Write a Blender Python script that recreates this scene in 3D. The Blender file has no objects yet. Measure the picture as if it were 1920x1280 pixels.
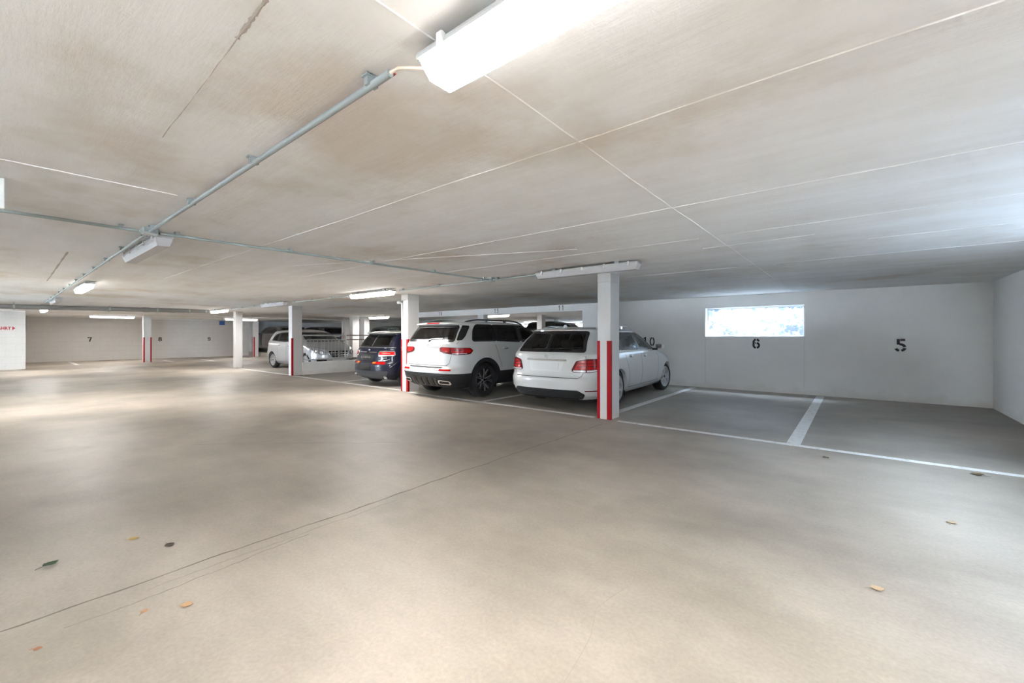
import bpy, math, random
import numpy as np
from mathutils import Vector, Matrix
from mathutils.geometry import delaunay_2d_cdt
random.seed(7); np.random.seed(7)
scene = bpy.context.scene
C = scene.collection
PI = math.pi
CEIL = 2.25

# ------------------------------------------------------------------ camera
EYE = 1.29; FPX = 792.0
yaw = math.atan2(1603 - 960, FPX)
cam_d = bpy.data.cameras.new('camera'); cam = bpy.data.objects.new('camera', cam_d); C.objects.link(cam)
cam.location = (0, 0, EYE); cam.rotation_euler = (PI / 2, 0, yaw)
cam_d.sensor_width = 36; cam_d.lens = 36 * FPX / 1920; cam_d.shift_y = -11 / 1920
cam_d.clip_start = 0.05; cam_d.clip_end = 200
scene.camera = cam

# ------------------------------------------------------------------ world
SKY = 24.0
LAMP = 40.0
w = bpy.data.worlds.new('overcast_sky'); scene.world = w; w.use_nodes = True
wn = w.node_tree.nodes; wn.clear()
wo = wn.new('ShaderNodeOutputWorld'); wb = wn.new('ShaderNodeBackground')
wb.inputs[0].default_value = (0.74, 0.86, 1.0, 1); wb.inputs[1].default_value = SKY
w.node_tree.links.new(wb.outputs[0], wo.inputs[0])

def portal(loc, rot, sx, sy):
    l = bpy.data.lights.new('daylight_portal', 'AREA'); l.shape = 'RECTANGLE'; l.size = sx; l.size_y = sy
    l.cycles.is_portal = True
    o = bpy.data.objects.new('daylight_portal', l); C.objects.link(o); o.location = loc; o.rotation_euler = rot

# ------------------------------------------------------------------ exposure
vs = scene.view_settings
scene.display_settings.display_device = 'sRGB'
vs.view_transform = 'Standard'; vs.look = 'None'; vs.gamma = 1; vs.use_curve_mapping = False
vs.exposure = 2.42

# ------------------------------------------------------------------ materials
MATS = {}
def mat(name, col=(0.8, 0.8, 0.8), rough=0.5, metal=0.0, coat=0.0, emit=None, es=0.0, spec=0.5, coatr=0.03):
    if name in MATS: return MATS[name]
    m = bpy.data.materials.new(name); m.use_nodes = True
    b = m.node_tree.nodes['Principled BSDF']
    b.inputs['Base Color'].default_value = (*col, 1); b.inputs['Roughness'].default_value = rough
    b.inputs['Metallic'].default_value = metal; b.inputs['Coat Weight'].default_value = coat
    b.inputs['Coat Roughness'].default_value = coatr
    b.inputs['Specular IOR Level'].default_value = spec
    if emit:
        b.inputs['Emission Color'].default_value = (*emit, 1); b.inputs['Emission Strength'].default_value = es
    MATS[name] = m; return m

def nt(m):
    n = m.node_tree.nodes; l = m.node_tree.links
    return n, l, n['Principled BSDF']

def ramp(n, stops):
    r = n.new('ShaderNodeValToRGB'); e = r.color_ramp.elements
    e[0].position, e[0].color = stops[0][0], (*stops[0][1], 1)
    e[1].position, e[1].color = stops[-1][0], (*stops[-1][1], 1)
    for p, c in stops[1:-1]:
        x = e.new(p); x.color = (*c, 1)
    return r

def noise(n, l, coord, scale, detail=5, rough=0.55, stretch=None):
    t = n.new('ShaderNodeTexNoise'); t.inputs['Scale'].default_value = scale
    t.inputs['Detail'].default_value = detail; t.inputs['Roughness'].default_value = rough
    if stretch:
        mp = n.new('ShaderNodeMapping'); mp.inputs['Scale'].default_value = stretch
        l.new(coord, mp.inputs['Vector']); l.new(mp.outputs[0], t.inputs['Vector'])
    else: l.new(coord, t.inputs['Vector'])
    return t

def mix(n, l, a, b, f, mode='MIX'):
    x = n.new('ShaderNodeMix'); x.data_type = 'RGBA'; x.blend_type = mode
    for s, v in ((x.inputs['A'], a), (x.inputs['B'], b), (x.inputs['Factor'], f)):
        if hasattr(v, 'is_output'): l.new(v, s)
        elif isinstance(v, tuple): s.default_value = (*v, 1)
        else: s.default_value = v
    return x.outputs['Result']

def bump(n, l, b, h, strength, dist=0.01):
    u = n.new('ShaderNodeBump'); u.inputs['Strength'].default_value = strength; u.inputs['Distance'].default_value = dist
    l.new(h, u.inputs['Height']); l.new(u.outputs[0], b.inputs['Normal'])

def floor_material():
    m = mat('concrete_floor', rough=0.5, spec=0.35); n, l, b = nt(m)
    g = n.new('ShaderNodeNewGeometry').outputs['Position']
    big = noise(n, l, g, 0.35, 6, 0.6)
    r1 = ramp(n, [(0.34, (0.265, 0.23, 0.19)), (0.5, (0.40, 0.352, 0.292)), (0.64, (0.52, 0.46, 0.385))])
    l.new(big.outputs['Fac'], r1.inputs[0])
    strk = noise(n, l, g, 1.6, 6, 0.62, (0.5, 1.6, 1))
    r2 = ramp(n, [(0.3, (0.84, 0.83, 0.82)), (0.7, (1.05, 1.05, 1.05))]); l.new(strk.outputs['Fac'], r2.inputs[0])
    c = mix(n, l, r1.outputs[0], r2.outputs[0], 1.0, 'MULTIPLY')
    fine = noise(n, l, g, 55, 4, 0.6)
    r3 = ramp(n, [(0.3, (0.9, 0.9, 0.9)), (0.7, (1.06, 1.06, 1.06))]); l.new(fine.outputs['Fac'], r3.inputs[0])
    c = mix(n, l, c, r3.outputs[0], 1.0, 'MULTIPLY')
    st = noise(n, l, g, 0.9, 3, 0.5)
    r4 = ramp(n, [(0.62, (0, 0, 0)), (0.72, (1, 1, 1))]); l.new(st.outputs['Fac'], r4.inputs[0])
    c2 = mix(n, l, c, (0.27, 0.24, 0.19), 0.45)
    c = mix(n, l, c, c2, r4.outputs[0])
    # the parking bays are tinted darker and greyer than the driving lane
    sx = n.new('ShaderNodeSeparateXYZ'); l.new(g, sx.inputs[0])
    mr = n.new('ShaderNodeMapRange'); mr.inputs[1].default_value = 5.7; mr.inputs[2].default_value = 6.6
    l.new(sx.outputs[1], mr.inputs[0])
    c = mix(n, l, c, mix(n, l, c, (0.80, 0.82, 0.85), 1.0, 'MULTIPLY'), mr.outputs[0])
    l.new(c, b.inputs['Base Color'])
    rr = n.new('ShaderNodeMapRange'); rr.inputs[3].default_value = 0.36; rr.inputs[4].default_value = 0.62
    l.new(strk.outputs['Fac'], rr.inputs[0]); l.new(rr.outputs[0], b.inputs['Roughness'])
    bump(n, l, b, fine.outputs['Fac'], 0.12, 0.004)
    return m

def ceiling_material():
    m = mat('painted_concrete_ceiling', rough=0.75, spec=0.3); n, l, b = nt(m)
    g = n.new('ShaderNodeNewGeometry').outputs['Position']
    big = noise(n, l, g, 0.45, 7, 0.62)
    r1 = ramp(n, [(0.35, (0.73, 0.665, 0.60)), (0.46, (0.86, 0.845, 0.825)), (0.60, (0.91, 0.91, 0.91))])
    l.new(big.outputs['Fac'], r1.inputs[0])
    st = noise(n, l, g, 1.8, 6, 0.6, (0.35, 2.2, 1))
    r2 = ramp(n, [(0.3, (0.93, 0.915, 0.90)), (0.6, (1.0, 1.0, 1.0))]); l.new(st.outputs['Fac'], r2.inputs[0])
    c = mix(n, l, r1.outputs[0], r2.outputs[0], 1.0, 'MULTIPLY')
    l.new(c, b.inputs['Base Color'])
    gr = noise(n, l, g, 9, 6, 0.65, (0.5, 3.0, 1))
    gr2 = noise(n, l, g, 30, 4, 0.6, (1.6, 0.35, 1))
    a = n.new('ShaderNodeMath'); a.operation = 'ADD'; l.new(gr.outputs['Fac'], a.inputs[0]); l.new(gr2.outputs['Fac'], a.inputs[1])
    bump(n, l, b, a.outputs[0], 0.24, 0.012)
    return m

def wall_material(name, col, dirt=(0.62, 0.56, 0.47)):
    m = mat(name, rough=0.7, spec=0.3); n, l, b = nt(m)
    g = n.new('ShaderNodeNewGeometry').outputs['Position']
    big = noise(n, l, g, 0.8, 5, 0.6)
    r1 = ramp(n, [(0.3, tuple(x * 0.94 for x in col)), (0.7, tuple(min(1, x * 1.03) for x in col))]); l.new(big.outputs['Fac'], r1.inputs[0])
    sp = noise(n, l, g, 16, 3, 0.5)
    r2 = ramp(n, [(0.72, (0, 0, 0)), (0.78, (1, 1, 1))]); l.new(sp.outputs['Fac'], r2.inputs[0])
    c = mix(n, l, r1.outputs[0], mix(n, l, r1.outputs[0], dirt, 0.35), r2.outputs[0])
    # splash stains of yellowish dirt on the lowest hand's breadth
    sx = n.new('ShaderNodeSeparateXYZ'); l.new(g, sx.inputs[0])
    ns = noise(n, l, g, 3.5, 4, 0.6)
    ad = n.new('ShaderNodeMath'); ad.operation = 'MULTIPLY_ADD'; ad.inputs[1].default_value = 0.5; ad.inputs[2].default_value = -0.25
    l.new(ns.outputs['Fac'], ad.inputs[0])
    ad2 = n.new('ShaderNodeMath'); ad2.operation = 'ADD'; l.new(sx.outputs[2], ad2.inputs[0]); l.new(ad.outputs[0], ad2.inputs[1])
    mr = n.new('ShaderNodeMapRange'); mr.inputs[1].default_value = 0.0; mr.inputs[2].default_value = 0.16; mr.inputs[3].default_value = 0.4; mr.inputs[4].default_value = 0
    l.new(ad2.outputs[0], mr.inputs[0])
    c = mix(n, l, c, dirt, mr.outputs[0])
    l.new(c, b.inputs['Base Color'])
    fb = noise(n, l, g, 25, 5, 0.6); bump(n, l, b, fb.outputs['Fac'], 0.18, 0.006)
    return m

def glass_material(name, tint, refl=0.08):
    m = bpy.data.materials.new(name); m.use_nodes = True; n = m.node_tree.nodes; l = m.node_tree.links; n.clear()
    o = n.new('ShaderNodeOutputMaterial'); t = n.new('ShaderNodeBsdfTransparent'); t.inputs[0].default_value = (*tint, 1)
    gl = n.new('ShaderNodeBsdfGlossy'); gl.inputs['Roughness'].default_value = 0.03
    f = n.new('ShaderNodeFresnel'); f.inputs[0].default_value = 1.5
    mx = n.new('ShaderNodeMixShader'); l.new(f.outputs[0], mx.inputs[0]); l.new(t.outputs[0], mx.inputs[1]); l.new(gl.outputs[0], mx.inputs[2])
    l.new(mx.outputs[0], o.inputs[0]); MATS[name] = m; return m

M_floor = floor_material(); M_ceil = ceiling_material()
M_wall = wall_material('painted_wall', (0.81, 0.80, 0.785))
M_col = wall_material('painted_column', (0.62, 0.605, 0.59))
M_block = wall_material('painted_block', (0.62, 0.595, 0.565))
M_well = wall_material('light_well_concrete', (0.15, 0.16, 0.17))
M_mortar = mat('grey_mortar', (0.50, 0.47, 0.44), 0.9)
M_bare = mat('bare_concrete_cap', (0.60, 0.585, 0.565), 0.8)
M_line = mat('white_road_paint', (0.74, 0.73, 0.71), 0.55)
n_, l_, b_ = nt(M_line); g_ = n_.new('ShaderNodeNewGeometry').outputs['Position']; t_ = noise(n_, l_, g_, 14, 6, 0.7)
r_ = ramp(n_, [(0.36, (0.50, 0.48, 0.45)), (0.48, (0.74, 0.73, 0.71))]); l_.new(t_.outputs['Fac'], r_.inputs[0]); l_.new(r_.outputs[0], b_.inputs['Base Color'])
M_joint = mat('dark_joint', (0.21, 0.18, 0.145), 0.9)
M_red = mat('red_warning_paint', (0.34, 0.003, 0.007), 0.5, spec=0.2)
M_black = mat('black_stencil_paint', (0.018, 0.018, 0.02), 0.6)
M_redpaint = mat('red_lettering_paint', (0.45, 0.02, 0.03), 0.6)
M_galv = mat('galvanised_conduit', (0.36, 0.405, 0.40), 0.6, 0.2)
M_redwire = mat('red_wire', (0.45, 0.08, 0.07), 0.6)
M_pipe = mat('grey_drain_pipe', (0.22, 0.21, 0.20), 0.6)
M_plas = mat('grey_lamp_housing', (0.50, 0.50, 0.485), 0.5)
M_clip = mat('clear_plastic_clip', (0.72, 0.72, 0.70), 0.35)
M_cable = mat('cream_cable', (0.72, 0.62, 0.50), 0.5)
M_lens_off = mat('unlit_lamp_lens', (0.50, 0.48, 0.485), 0.3)
M_lens_on = mat('lit_lamp_lens', (0.9, 0.9, 0.9), 0.4, emit=(1.0, 0.975, 0.95), es=LAMP)
M_lens_side = mat('lit_lamp_lens_flank', (0.9, 0.9, 0.9), 0.4, emit=(1.0, 0.975, 0.95), es=LAMP * 0.035)
M_rail = mat('galvanised_railing', (0.46, 0.47, 0.46), 0.55, 0.2)
M_railb = mat('brown_primed_railing', (0.20, 0.15, 0.12), 0.5)
M_dark = mat('dark_opening', (0.10, 0.10, 0.11), 0.8)
M_blue = mat('blue_sign_plastic', (0.03, 0.12, 0.42), 0.4)
M_white = mat('white_plastic', (0.82, 0.81, 0.79), 0.5)

# ------------------------------------------------------------------ mesh helpers
def obj(name, verts, faces, m, parent=None, smooth=False, angle=None, loc=None):
    me = bpy.data.meshes.new(name)
    me.from_pydata([tuple(map(float, v)) for v in verts], [], [tuple(int(i) for i in f) for f in faces])
    if m is not None: me.materials.append(m)
    if smooth:
        me.polygons.foreach_set('use_smooth', [True] * len(me.polygons))
        if angle: me.set_sharp_from_angle(angle=math.radians(angle))
    me.update()
    o = bpy.data.objects.new(name, me); C.objects.link(o)
    if parent: o.parent = parent
    if loc: o.location = loc
    return o

def link(name, me, parent=None, loc=(0, 0, 0), rot=(0, 0, 0)):
    o = bpy.data.objects.new(name, me); C.objects.link(o); o.location = loc; o.rotation_euler = rot
    if parent: o.parent = parent
    return o

def tag(o, label, cat, group=None):
    o['label'] = label; o['category'] = cat
    if group: o['group'] = group
    return o

def empty(name, loc=(0, 0, 0), rz=0):
    o = bpy.data.objects.new(name, None); C.objects.link(o); o.location = loc; o.rotation_euler = (0, 0, rz); o.empty_display_size = 0.2
    return o

def struct(o): o['kind'] = 'structure'; return o

class MB:
    def __init__(s): s.v = []; s.f = []
    def add(s, v, f):
        k = len(s.v); s.v += [tuple(p) for p in v]; s.f += [tuple(i + k for i in q) for q in f]; return s
    def box(s, x0, x1, y0, y1, z0, z1):
        return s.add([(x0, y0, z0), (x1, y0, z0), (x1, y1, z0), (x0, y1, z0), (x0, y0, z1), (x1, y0, z1), (x1, y1, z1), (x0, y1, z1)],
                     [(0, 3, 2, 1), (4, 5, 6, 7), (0, 1, 5, 4), (1, 2, 6, 5), (2, 3, 7, 6), (3, 0, 4, 7)])
    def cbox(s, x0, x1, y0, y1, z0, z1, c=0.02):
        # box with chamfered edges (three-plane rounding)
        pts = []
        X = (x0, x1); Y = (y0, y1); Z = (z0, z1)
        idx = {}
        for i in (0, 1):
            for j in (0, 1):
                for k in (0, 1):
                    sx = c if i == 0 else -c; sy = c if j == 0 else -c; sz = c if k == 0 else -c
                    for a, p in (('x', (X[i], Y[j] + sy, Z[k] + sz)), ('y', (X[i] + sx, Y[j], Z[k] + sz)), ('z', (X[i] + sx, Y[j] + sy, Z[k]))):
                        idx[(i, j, k, a)] = len(pts); pts.append(p)
        F = []
        for a in (0, 1):
            q = [(a, 0, 0, 'x'), (a, 1, 0, 'x'), (a, 1, 1, 'x'), (a, 0, 1, 'x')]; F.append([idx[t] for t in (q if a else q[::-1])])
            q = [(0, a, 0, 'y'), (0, a, 1, 'y'), (1, a, 1, 'y'), (1, a, 0, 'y')]; F.append([idx[t] for t in (q if a else q[::-1])])
            q = [(0, 0, a, 'z'), (1, 0, a, 'z'), (1, 1, a, 'z'), (0, 1, a, 'z')]; F.append([idx[t] for t in (q if a else q[::-1])])
        for i in (0, 1):
            for j in (0, 1):
                F.append([idx[(i, j, 0, 'x')], idx[(i, j, 1, 'x')], idx[(i, j, 1, 'y')], idx[(i, j, 0, 'y')]])
                F.append([idx[(i, 0, j, 'x')], idx[(i, 1, j, 'x')], idx[(i, 1, j, 'z')], idx[(i, 0, j, 'z')]])
                F.append([idx[(0, i, j, 'y')], idx[(1, i, j, 'y')], idx[(1, i, j, 'z')], idx[(0, i, j, 'z')]])
                for k in (0, 1): F.append([idx[(i, j, k, a)] for a in 'xyz'])
        return s.add(pts, F)
    def tube(s, pts, r, n=10, cap=True):
        pts = [Vector(p) for p in pts]; rings = []
        for i, p in enumerate(pts):
            t = (pts[min(i + 1, len(pts) - 1)] - pts[max(i - 1, 0)]).normalized()
            a = t.cross(Vector((0, 0, 1)))
            if a.length < 1e-3: a = t.cross(Vector((1, 0, 0)))
            a.normalize(); b = t.cross(a)
            rr = r[i] if isinstance(r, (list, tuple)) else r
            rings.append([p + (a * math.cos(2 * PI * k / n) + b * math.sin(2 * PI * k / n)) * rr for k in range(n)])
        v = [q for R in rings for q in R]; f = []
        for i in range(len(pts) - 1):
            for k in range(n):
                f.append((i * n + k, i * n + (k + 1) % n, (i + 1) * n + (k + 1) % n, (i + 1) * n + k))
        if cap: f.append(tuple(range(n))); f.append(tuple((len(pts) - 1) * n + k for k in range(n)))
        return s.add(v, f)
    def prism(s, poly, ax, a0, a1):
        # poly in the other two axes, extruded along axis ax
        n = len(poly); v = []
        for a in (a0, a1):
            for p, q in poly:
                v.append({'x': (a, p, q), 'y': (p, a, q), 'z': (p, q, a)}[ax])
        f = [tuple(range(n))[::-1], tuple(n + i for i in range(n))]
        for i in range(n): f.append((i, (i + 1) % n, n + (i + 1) % n, n + i))
        return s.add(v, f)
    def lathe(s, prof, n=32, axis='y', closed=False):
        # prof: list of (r, a); axis of rotation through the origin
        k = len(prof); v = []
        for i in range(n):
            t = 2 * PI * i / n; c_, s_ = math.cos(t), math.sin(t)
            for r, a in prof:
                v.append((r * c_, a, r * s_) if axis == 'y' else (r * c_, r * s_, a))
        f = []
        for i in range(n):
            j = (i + 1) % n
            for q in range(k - 1 + (1 if closed else 0)):
                q2 = (q + 1) % k
                f.append((i * k + q, i * k + q2, j * k + q2, j * k + q))
        return s.add(v, f)
    def build(s, name, m, parent=None, smooth=False, angle=None, loc=None):
        return obj(name, s.v, s.f, m, parent, smooth, angle, loc)

# ------------------------------------------------------------------ floor and ceiling
X0, X1 = -31.0, 1.9      # west and east wall faces
YF, YB = -7.0, 11.2      # wall behind the camera, back wall
floor = struct(MB().box(X0, X1 + 0.3, YF - 0.3, YB + 0.3, -0.2, 0.0).build('floor', M_floor))
struct(MB().box(X0, -22.0, 10.5, YB - .02, -0.1, 0.25).build('floor', M_floor))
floor_back = struct(MB().box(X0, -6.0, YB - 0.02, 27.0, -0.1, 0.25).build('floor', M_floor))
ceiling = struct(MB().box(X0 - 0.3, X1 + 0.25, YF - 0.25, YB + 0.25, CEIL, CEIL + 0.25).build('ceiling', M_ceil))
struct(MB().box(X0 - 0.3, -6.1, YB + 0.25, 27.3, CEIL, CEIL + 0.25).build('ceiling_deck', M_ceil))

def seam(pts, wd, h, m, parent, name, z):
    v = []; f = []
    for i, (x, y) in enumerate(pts):
        a = Vector(pts[min(i + 1, len(pts) - 1)]) - Vector(pts[max(i - 1, 0)]); a.normalize(); nn = Vector((-a.y, a.x))
        ww = wd * random.uniform(0.55, 1.25)
        v += [(x + nn.x * ww / 2, y + nn.y * ww / 2, z), (x, y, z + h), (x - nn.x * ww / 2, y - nn.y * ww / 2, z)]
        if i: k = 3 * i; f += [(k - 3, k - 2, k + 1, k), (k - 2, k - 1, k + 2, k + 1)]
    return obj(name, v, f, m, parent)

def wob(a, b, n, amp):
    a = Vector(a); b = Vector(b); d = (b - a); nn = Vector((-d.y, d.x)).normalized(); out = []; o = 0
    for i in range(n + 1):
        o = o * 0.8 + random.uniform(-amp, amp)
        p = a.lerp(b, i / n) + nn * o; out.append((p.x, p.y))
    return out

M_ridge = M_ceil
M_crack = mat('ceiling_crack', (0.46, 0.41, 0.36), 0.9)
# formwork ridges on the underside of the slab: they stand proud of the ceiling
for a, b, wd in (((-1.07, -0.5), (-1.05, 11.0), 0.014), ((-9, 1.83), (1.9, 1.82), 0.013), ((-8, 3.2), (1.9, 3.22), 0.012), ((-1.0, 4.4), (1.9, 4.38), 0.010),
                 ((-1.3, 4.95), (-0.3, 4.93), 0.010), ((0.1, 5.47), (1.9, 5.5), 0.010), ((-3.2, 6.6), (1.9, 6.55), 0.009), ((-6, 4.3), (-1.2, 4.4), 0.009), ((-3.6, -0.6), (-3.6, 0.8), 0.010), ((-6.0, 2.6), (-2.4, 4.1), 0.007)):
    n_ = max(6, int((Vector(b) - Vector(a)).length * 6))
    seam(wob(a, b, n_, 0.004), wd * .6, -0.004, M_ridge, ceiling, 'ridge', CEIL)
for a, b, wd in (((-2.6, 0.52), (-1.5, 0.50), 0.004), ((-1.55, 0.50), (-1.30, 0.495), 0.014), ((-7.0, 0.55), (-11.0, 0.61), 0.02)):
    seam(wob(a, b, 24, 0.001), wd, -0.002, M_crack, ceiling, 'crack', CEIL - 0.0005)
# joint through the floor slab and a few hairline cracks
seam(wob((-2.9, -1.5), (-2.88, 5.6), 90, 0.010), 0.013, 0.0006, M_joint, floor, 'joint', 0.0008)
M_hair = mat('hairline_crack', (0.31, 0.27, 0.22), 0.9)
seam(wob((-2.71, 0.2), (-2.74, 1.3), 30, 0.010), 0.008, 0.0004, M_hair, floor, 'crack', 0.0006)
seam(wob((-2.79, 0.5), (-2.80, 2.0), 30, 0.008), 0.006, 0.0004, M_hair, floor, 'crack', 0.0006)
seam([(-0.80, 1.15), (-0.84, 1.34), (-0.86, 1.5), (-0.88, 1.62), (-0.95, 1.80), (-0.93, 1.95), (-0.90, 2.1), (-0.95, 2.3)], 0.003, 0.0003, M_hair, floor, 'crack', 0.0006)
seam(wob((-6.1, 1.5), (-4.3, 3.1), 30, 0.02), 0.010, 0.0004, M_hair, floor, 'crack', 0.0006)

struct(MB().box(-16.5, -6.0, 16.9, 27.0, 0.25, 0.52).build('floor_upper', M_floor))
# painted lines
def stripe(x0, x1, y0, y1, parent=floor, z=0.0):
    return MB().box(min(x0, x1), max(x0, x1), min(y0, y1), max(y0, y1), z, z + 0.0025).build('parking_line', M_line, parent)
stripe(-2.78, 1.9, 5.915, 6.01)
stripe(-7.9, -3.2, 5.965, 6.06)
stripe(-14.0, -8.3, 6.05, 6.15)
stripe(-18.8, -14.4, 6.1, 6.2)
stripe(-0.64, -0.50, 6.01, 11.1)
stripe(-3.18, -3.05, 6.35, 11.0)
stripe(-5.72, -5.60, 6.06, 11.0)
stripe(-11.2, -11.08, 6.15, 11.0)
stripe(-29.8, -26.6, 2.32, 2.46)
stripe(-28.0, -26.2, 5.6, 5.72)
stripe(-27.5, -25.4, 7.1, 7.22)

# ------------------------------------------------------------------ digits and lettering
def arc(cx, cy, rx, ry, a0, a1, n=12):
    return [(cx + rx * math.cos(math.radians(a0 + (a1 - a0) * i / n)), cy + ry * math.sin(math.radians(a0 + (a1 - a0) * i / n))) for i in range(n + 1)]
DIG = {  # unit box 0.62 x 1, strokes broken where the stencil bridges are
    '0': [arc(.31, .5, .23, .42, 100, 260), arc(.31, .5, .23, .42, -80, 80)],
    '1': [[(.12, .78), (.32, .93), (.32, .93)], [(.33, .99), (.33, .0)]],
    '5': [[(.56, .92), (.30, .92)], [(.20, .99), (.20, .55)], [(.27, .57)] + arc(.30, .33, .24, .25, 80, 10, 8), arc(.30, .33, .24, .25, -10, -75, 8), arc(.30, .33, .24, .25, -105, -160, 6)],
    '6': [arc(.31, .62, .24, .30, 20, 80, 6), arc(.31, .62, .24, .30, 100, 180, 8) + [(.07, .36)] + arc(.31, .32, .24, .25, 180, 260, 8), arc(.31, .32, .24, .25, -80, 80, 12), [(.20, .55), (.27, .57)]],
    '7': [[(.04, .84), (.04, .93), (.24, .93)], [(.30, .93), (.58, .93), (.42, .55), (.28, .02)]],
    '8': [arc(.31, .74, .20, .19, 100, 260, 10), arc(.31, .74, .20, .19, -80, 80, 10), arc(.31, .29, .24, .23, 100, 260, 10), arc(.31, .29, .24, .23, -80, 80, 10)],
    '9': [arc(.31, .68, .23, .25, 100, 280, 10), arc(.31, .68, .23, .25, 80, 0, 6) + [(.54, .4)] + arc(.31, .33, .23, .28, 0, -80, 8), arc(.31, .33, .23, .28, -100, -160, 5)],
}
def stroke(mb, pts, t, put):
    n = len(pts); L = []; R = []
    for i in range(n):
        a = Vector(pts[min(i + 1, n - 1)]) - Vector(pts[max(i - 1, 0)])
        if a.length < 1e-6: a = Vector((0, 1))
        a.normalize(); nn = Vector((-a.y, a.x)) * t / 2
        L.append((pts[i][0] + nn.x, pts[i][1] + nn.y)); R.append((pts[i][0] - nn.x, pts[i][1] - nn.y))
    v = [put(*p) for p in L] + [put(*p) for p in R]
    mb.add(v, [(i, i + 1, n + i + 1, n + i) for i in range(n - 1)])
def digits(txt, centre, h, right, parent, t=0.16, wide=1.0, gap=0.14, name='painted_number', m=None, squeeze=1.0):
    c = Vector(centre); r = Vector(right).normalized(); nrm = r.cross(Vector((0, 0, 1)))
    wtot = len(txt) * 0.62 * wide + (len(txt) - 1) * gap; mb = MB()
    for i, ch in enumerate(txt):
        ox = -wtot / 2 + i * (0.62 * wide + gap)
        for s_ in DIG[ch]:
            stroke(mb, s_, t, lambda a, b: tuple(c + r * (ox + a * wide) * h + Vector((0, 0, (b - .5) * h)) + nrm * 0.003))
    return mb.build(name, m or M_black, parent)

def text_mesh(txt, size, m, name, parent, origin, right, up, ext=0.002, sx=1.0, align='LEFT', space=1.0, bold=0.0):
    cu = bpy.data.curves.new('lettering', 'FONT'); cu.body = txt; cu.size = size; cu.extrude = ext; cu.align_x = align; cu.space_character = space; cu.offset = bold
    cu.resolution_u = 3
    to = bpy.data.objects.new('lettering', cu); C.objects.link(to)
    me = bpy.data.meshes.new_from_object(to.evaluated_get(bpy.context.evaluated_depsgraph_get()))
    bpy.data.objects.remove(to); bpy.data.curves.remove(cu)
    me.name = name; me.materials.clear(); me.materials.append(m)
    r = Vector(right).normalized(); u = Vector(up).normalized(); nn = r.cross(u)
    M = Matrix(((r.x * sx, u.x, nn.x, origin[0]), (r.y * sx, u.y, nn.y, origin[1]), (r.z * sx, u.z, nn.z, origin[2]), (0, 0, 0, 1)))
    me.transform(M)
    o = bpy.data.objects.new(name, me); C.objects.link(o)
    if parent: o.parent = parent
    return o

# ------------------------------------------------------------------ walls
def wall_with_hole(name, axis, at, th, a0, a1, z0, z1, holes, m):
    # axis 'y': wall face plane y = at, spanning x; thickness goes outwards (th signed)
    mb = MB(); xs = [a0]
    for h in holes: xs += [h[0], h[1]]
    xs.append(a1)
    lo, hi = min(at, at + th), max(at, at + th)
    def bx(p0, p1, q0, q1):
        if p1 - p0 < 1e-4 or q1 - q0 < 1e-4: return
        mb.box(p0, p1, lo, hi, q0, q1) if axis == 'y' else mb.box(lo, hi, p0, p1, q0, q1)
    for i in range(len(xs) - 1):
        if i % 2 == 0: bx(xs[i], xs[i + 1], z0, z1)
        else:
            h = holes[i // 2]; bx(h[0], h[1], z0, h[2]); bx(h[0], h[1], h[3], z1)
    return struct(mb.build(name, m))

WIN = (-2.89, -0.86, 1.27, 1.97)
wall_back = wall_with_hole('wall_back', 'y', YB, 0.25, -6.37, X1 + 0.25, 0, CEIL, [WIN], M_wall)
RW = (2.4, 6.4, 1.27, 1.97)
wall_right = wall_with_hole('wall_right', 'x', X1, 0.25, YF, YB, 0, CEIL, [(-5.5, -3.4, 1.27, 1.97), RW], M_wall)
GATE = (-17.5, -15.3, 0.0, 2.1)
wall_front = wall_with_hole('wall_front', 'y', YF, -0.25, X0, X1 + 0.25, 0, CEIL, [GATE], M_wall)
# hairline grey casting marks under the window
for x in (WIN[0], WIN[1]):
    MB().box(x - 0.004, x + 0.004, YB - 0.0015, YB + 0.01, 0.12, 1.26).build('casting_seam', mat('seam_grey', (0.62, 0.61, 0.59), 0.8), wall_back)

def light_well(kind, u0, u1, n):
    # window reveal glass and open-topped light well outside
    wd = struct(empty('window_%d' % n, ((u0 + u1) / 2, YB, 1.27) if kind == 'y' else (X1, (u0 + u1) / 2, 1.27)))
    base = wd.location.copy()
    d0, d1 = 0.25, (0.95 if n == 1 else 1.6)
    def B(mb, a0, a1, b0, b1, z0, z1):
        if kind == 'y': mb.box(a0 - base.x, a1 - base.x, YB + b0 - base.y, YB + b1 - base.y, z0 - base.z, z1 - base.z)
        else: mb.box(X1 + b0 - base.x, X1 + b1 - base.x, a0 - base.y, a1 - base.y, z0 - base.z, z1 - base.z)
    mb = MB(); B(mb, u0, u1, 0.20, 0.206, 1.27, 1.97); mb.build('pane', MATS['window_glass'], wd)
    fm = MB()
    for a0, a1, z0, z1 in ((u0, u1, 1.27, 1.30), (u0, u1, 1.94, 1.97), (u0, u0 + .03, 1.30, 1.94), (u1 - .03, u1, 1.30, 1.94)): B(fm, a0, a1, 0.19, 0.22, z0, z1)
    fm.build('window_frame', M_white, wd)
    sh = MB(); B(sh, u0 - .3, u1 + .3, d1, d1 + .15, 1.0, 2.75); B(sh, u0 - .3, u0 - .15, d0, d1, 1.0, 2.75); B(sh, u1 + .15, u1 + .3, d0, d1, 1.0, 2.75)
    B(sh, u0 - .3, u1 + .3, d0, d1 + .15, 0.9, 1.0); B(sh, u0 - .3, u1 + .3, d0 - 0.249, d0, CEIL + .25, 2.75)
    sh.build('light_well', M_well, wd)
    return wd
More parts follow.
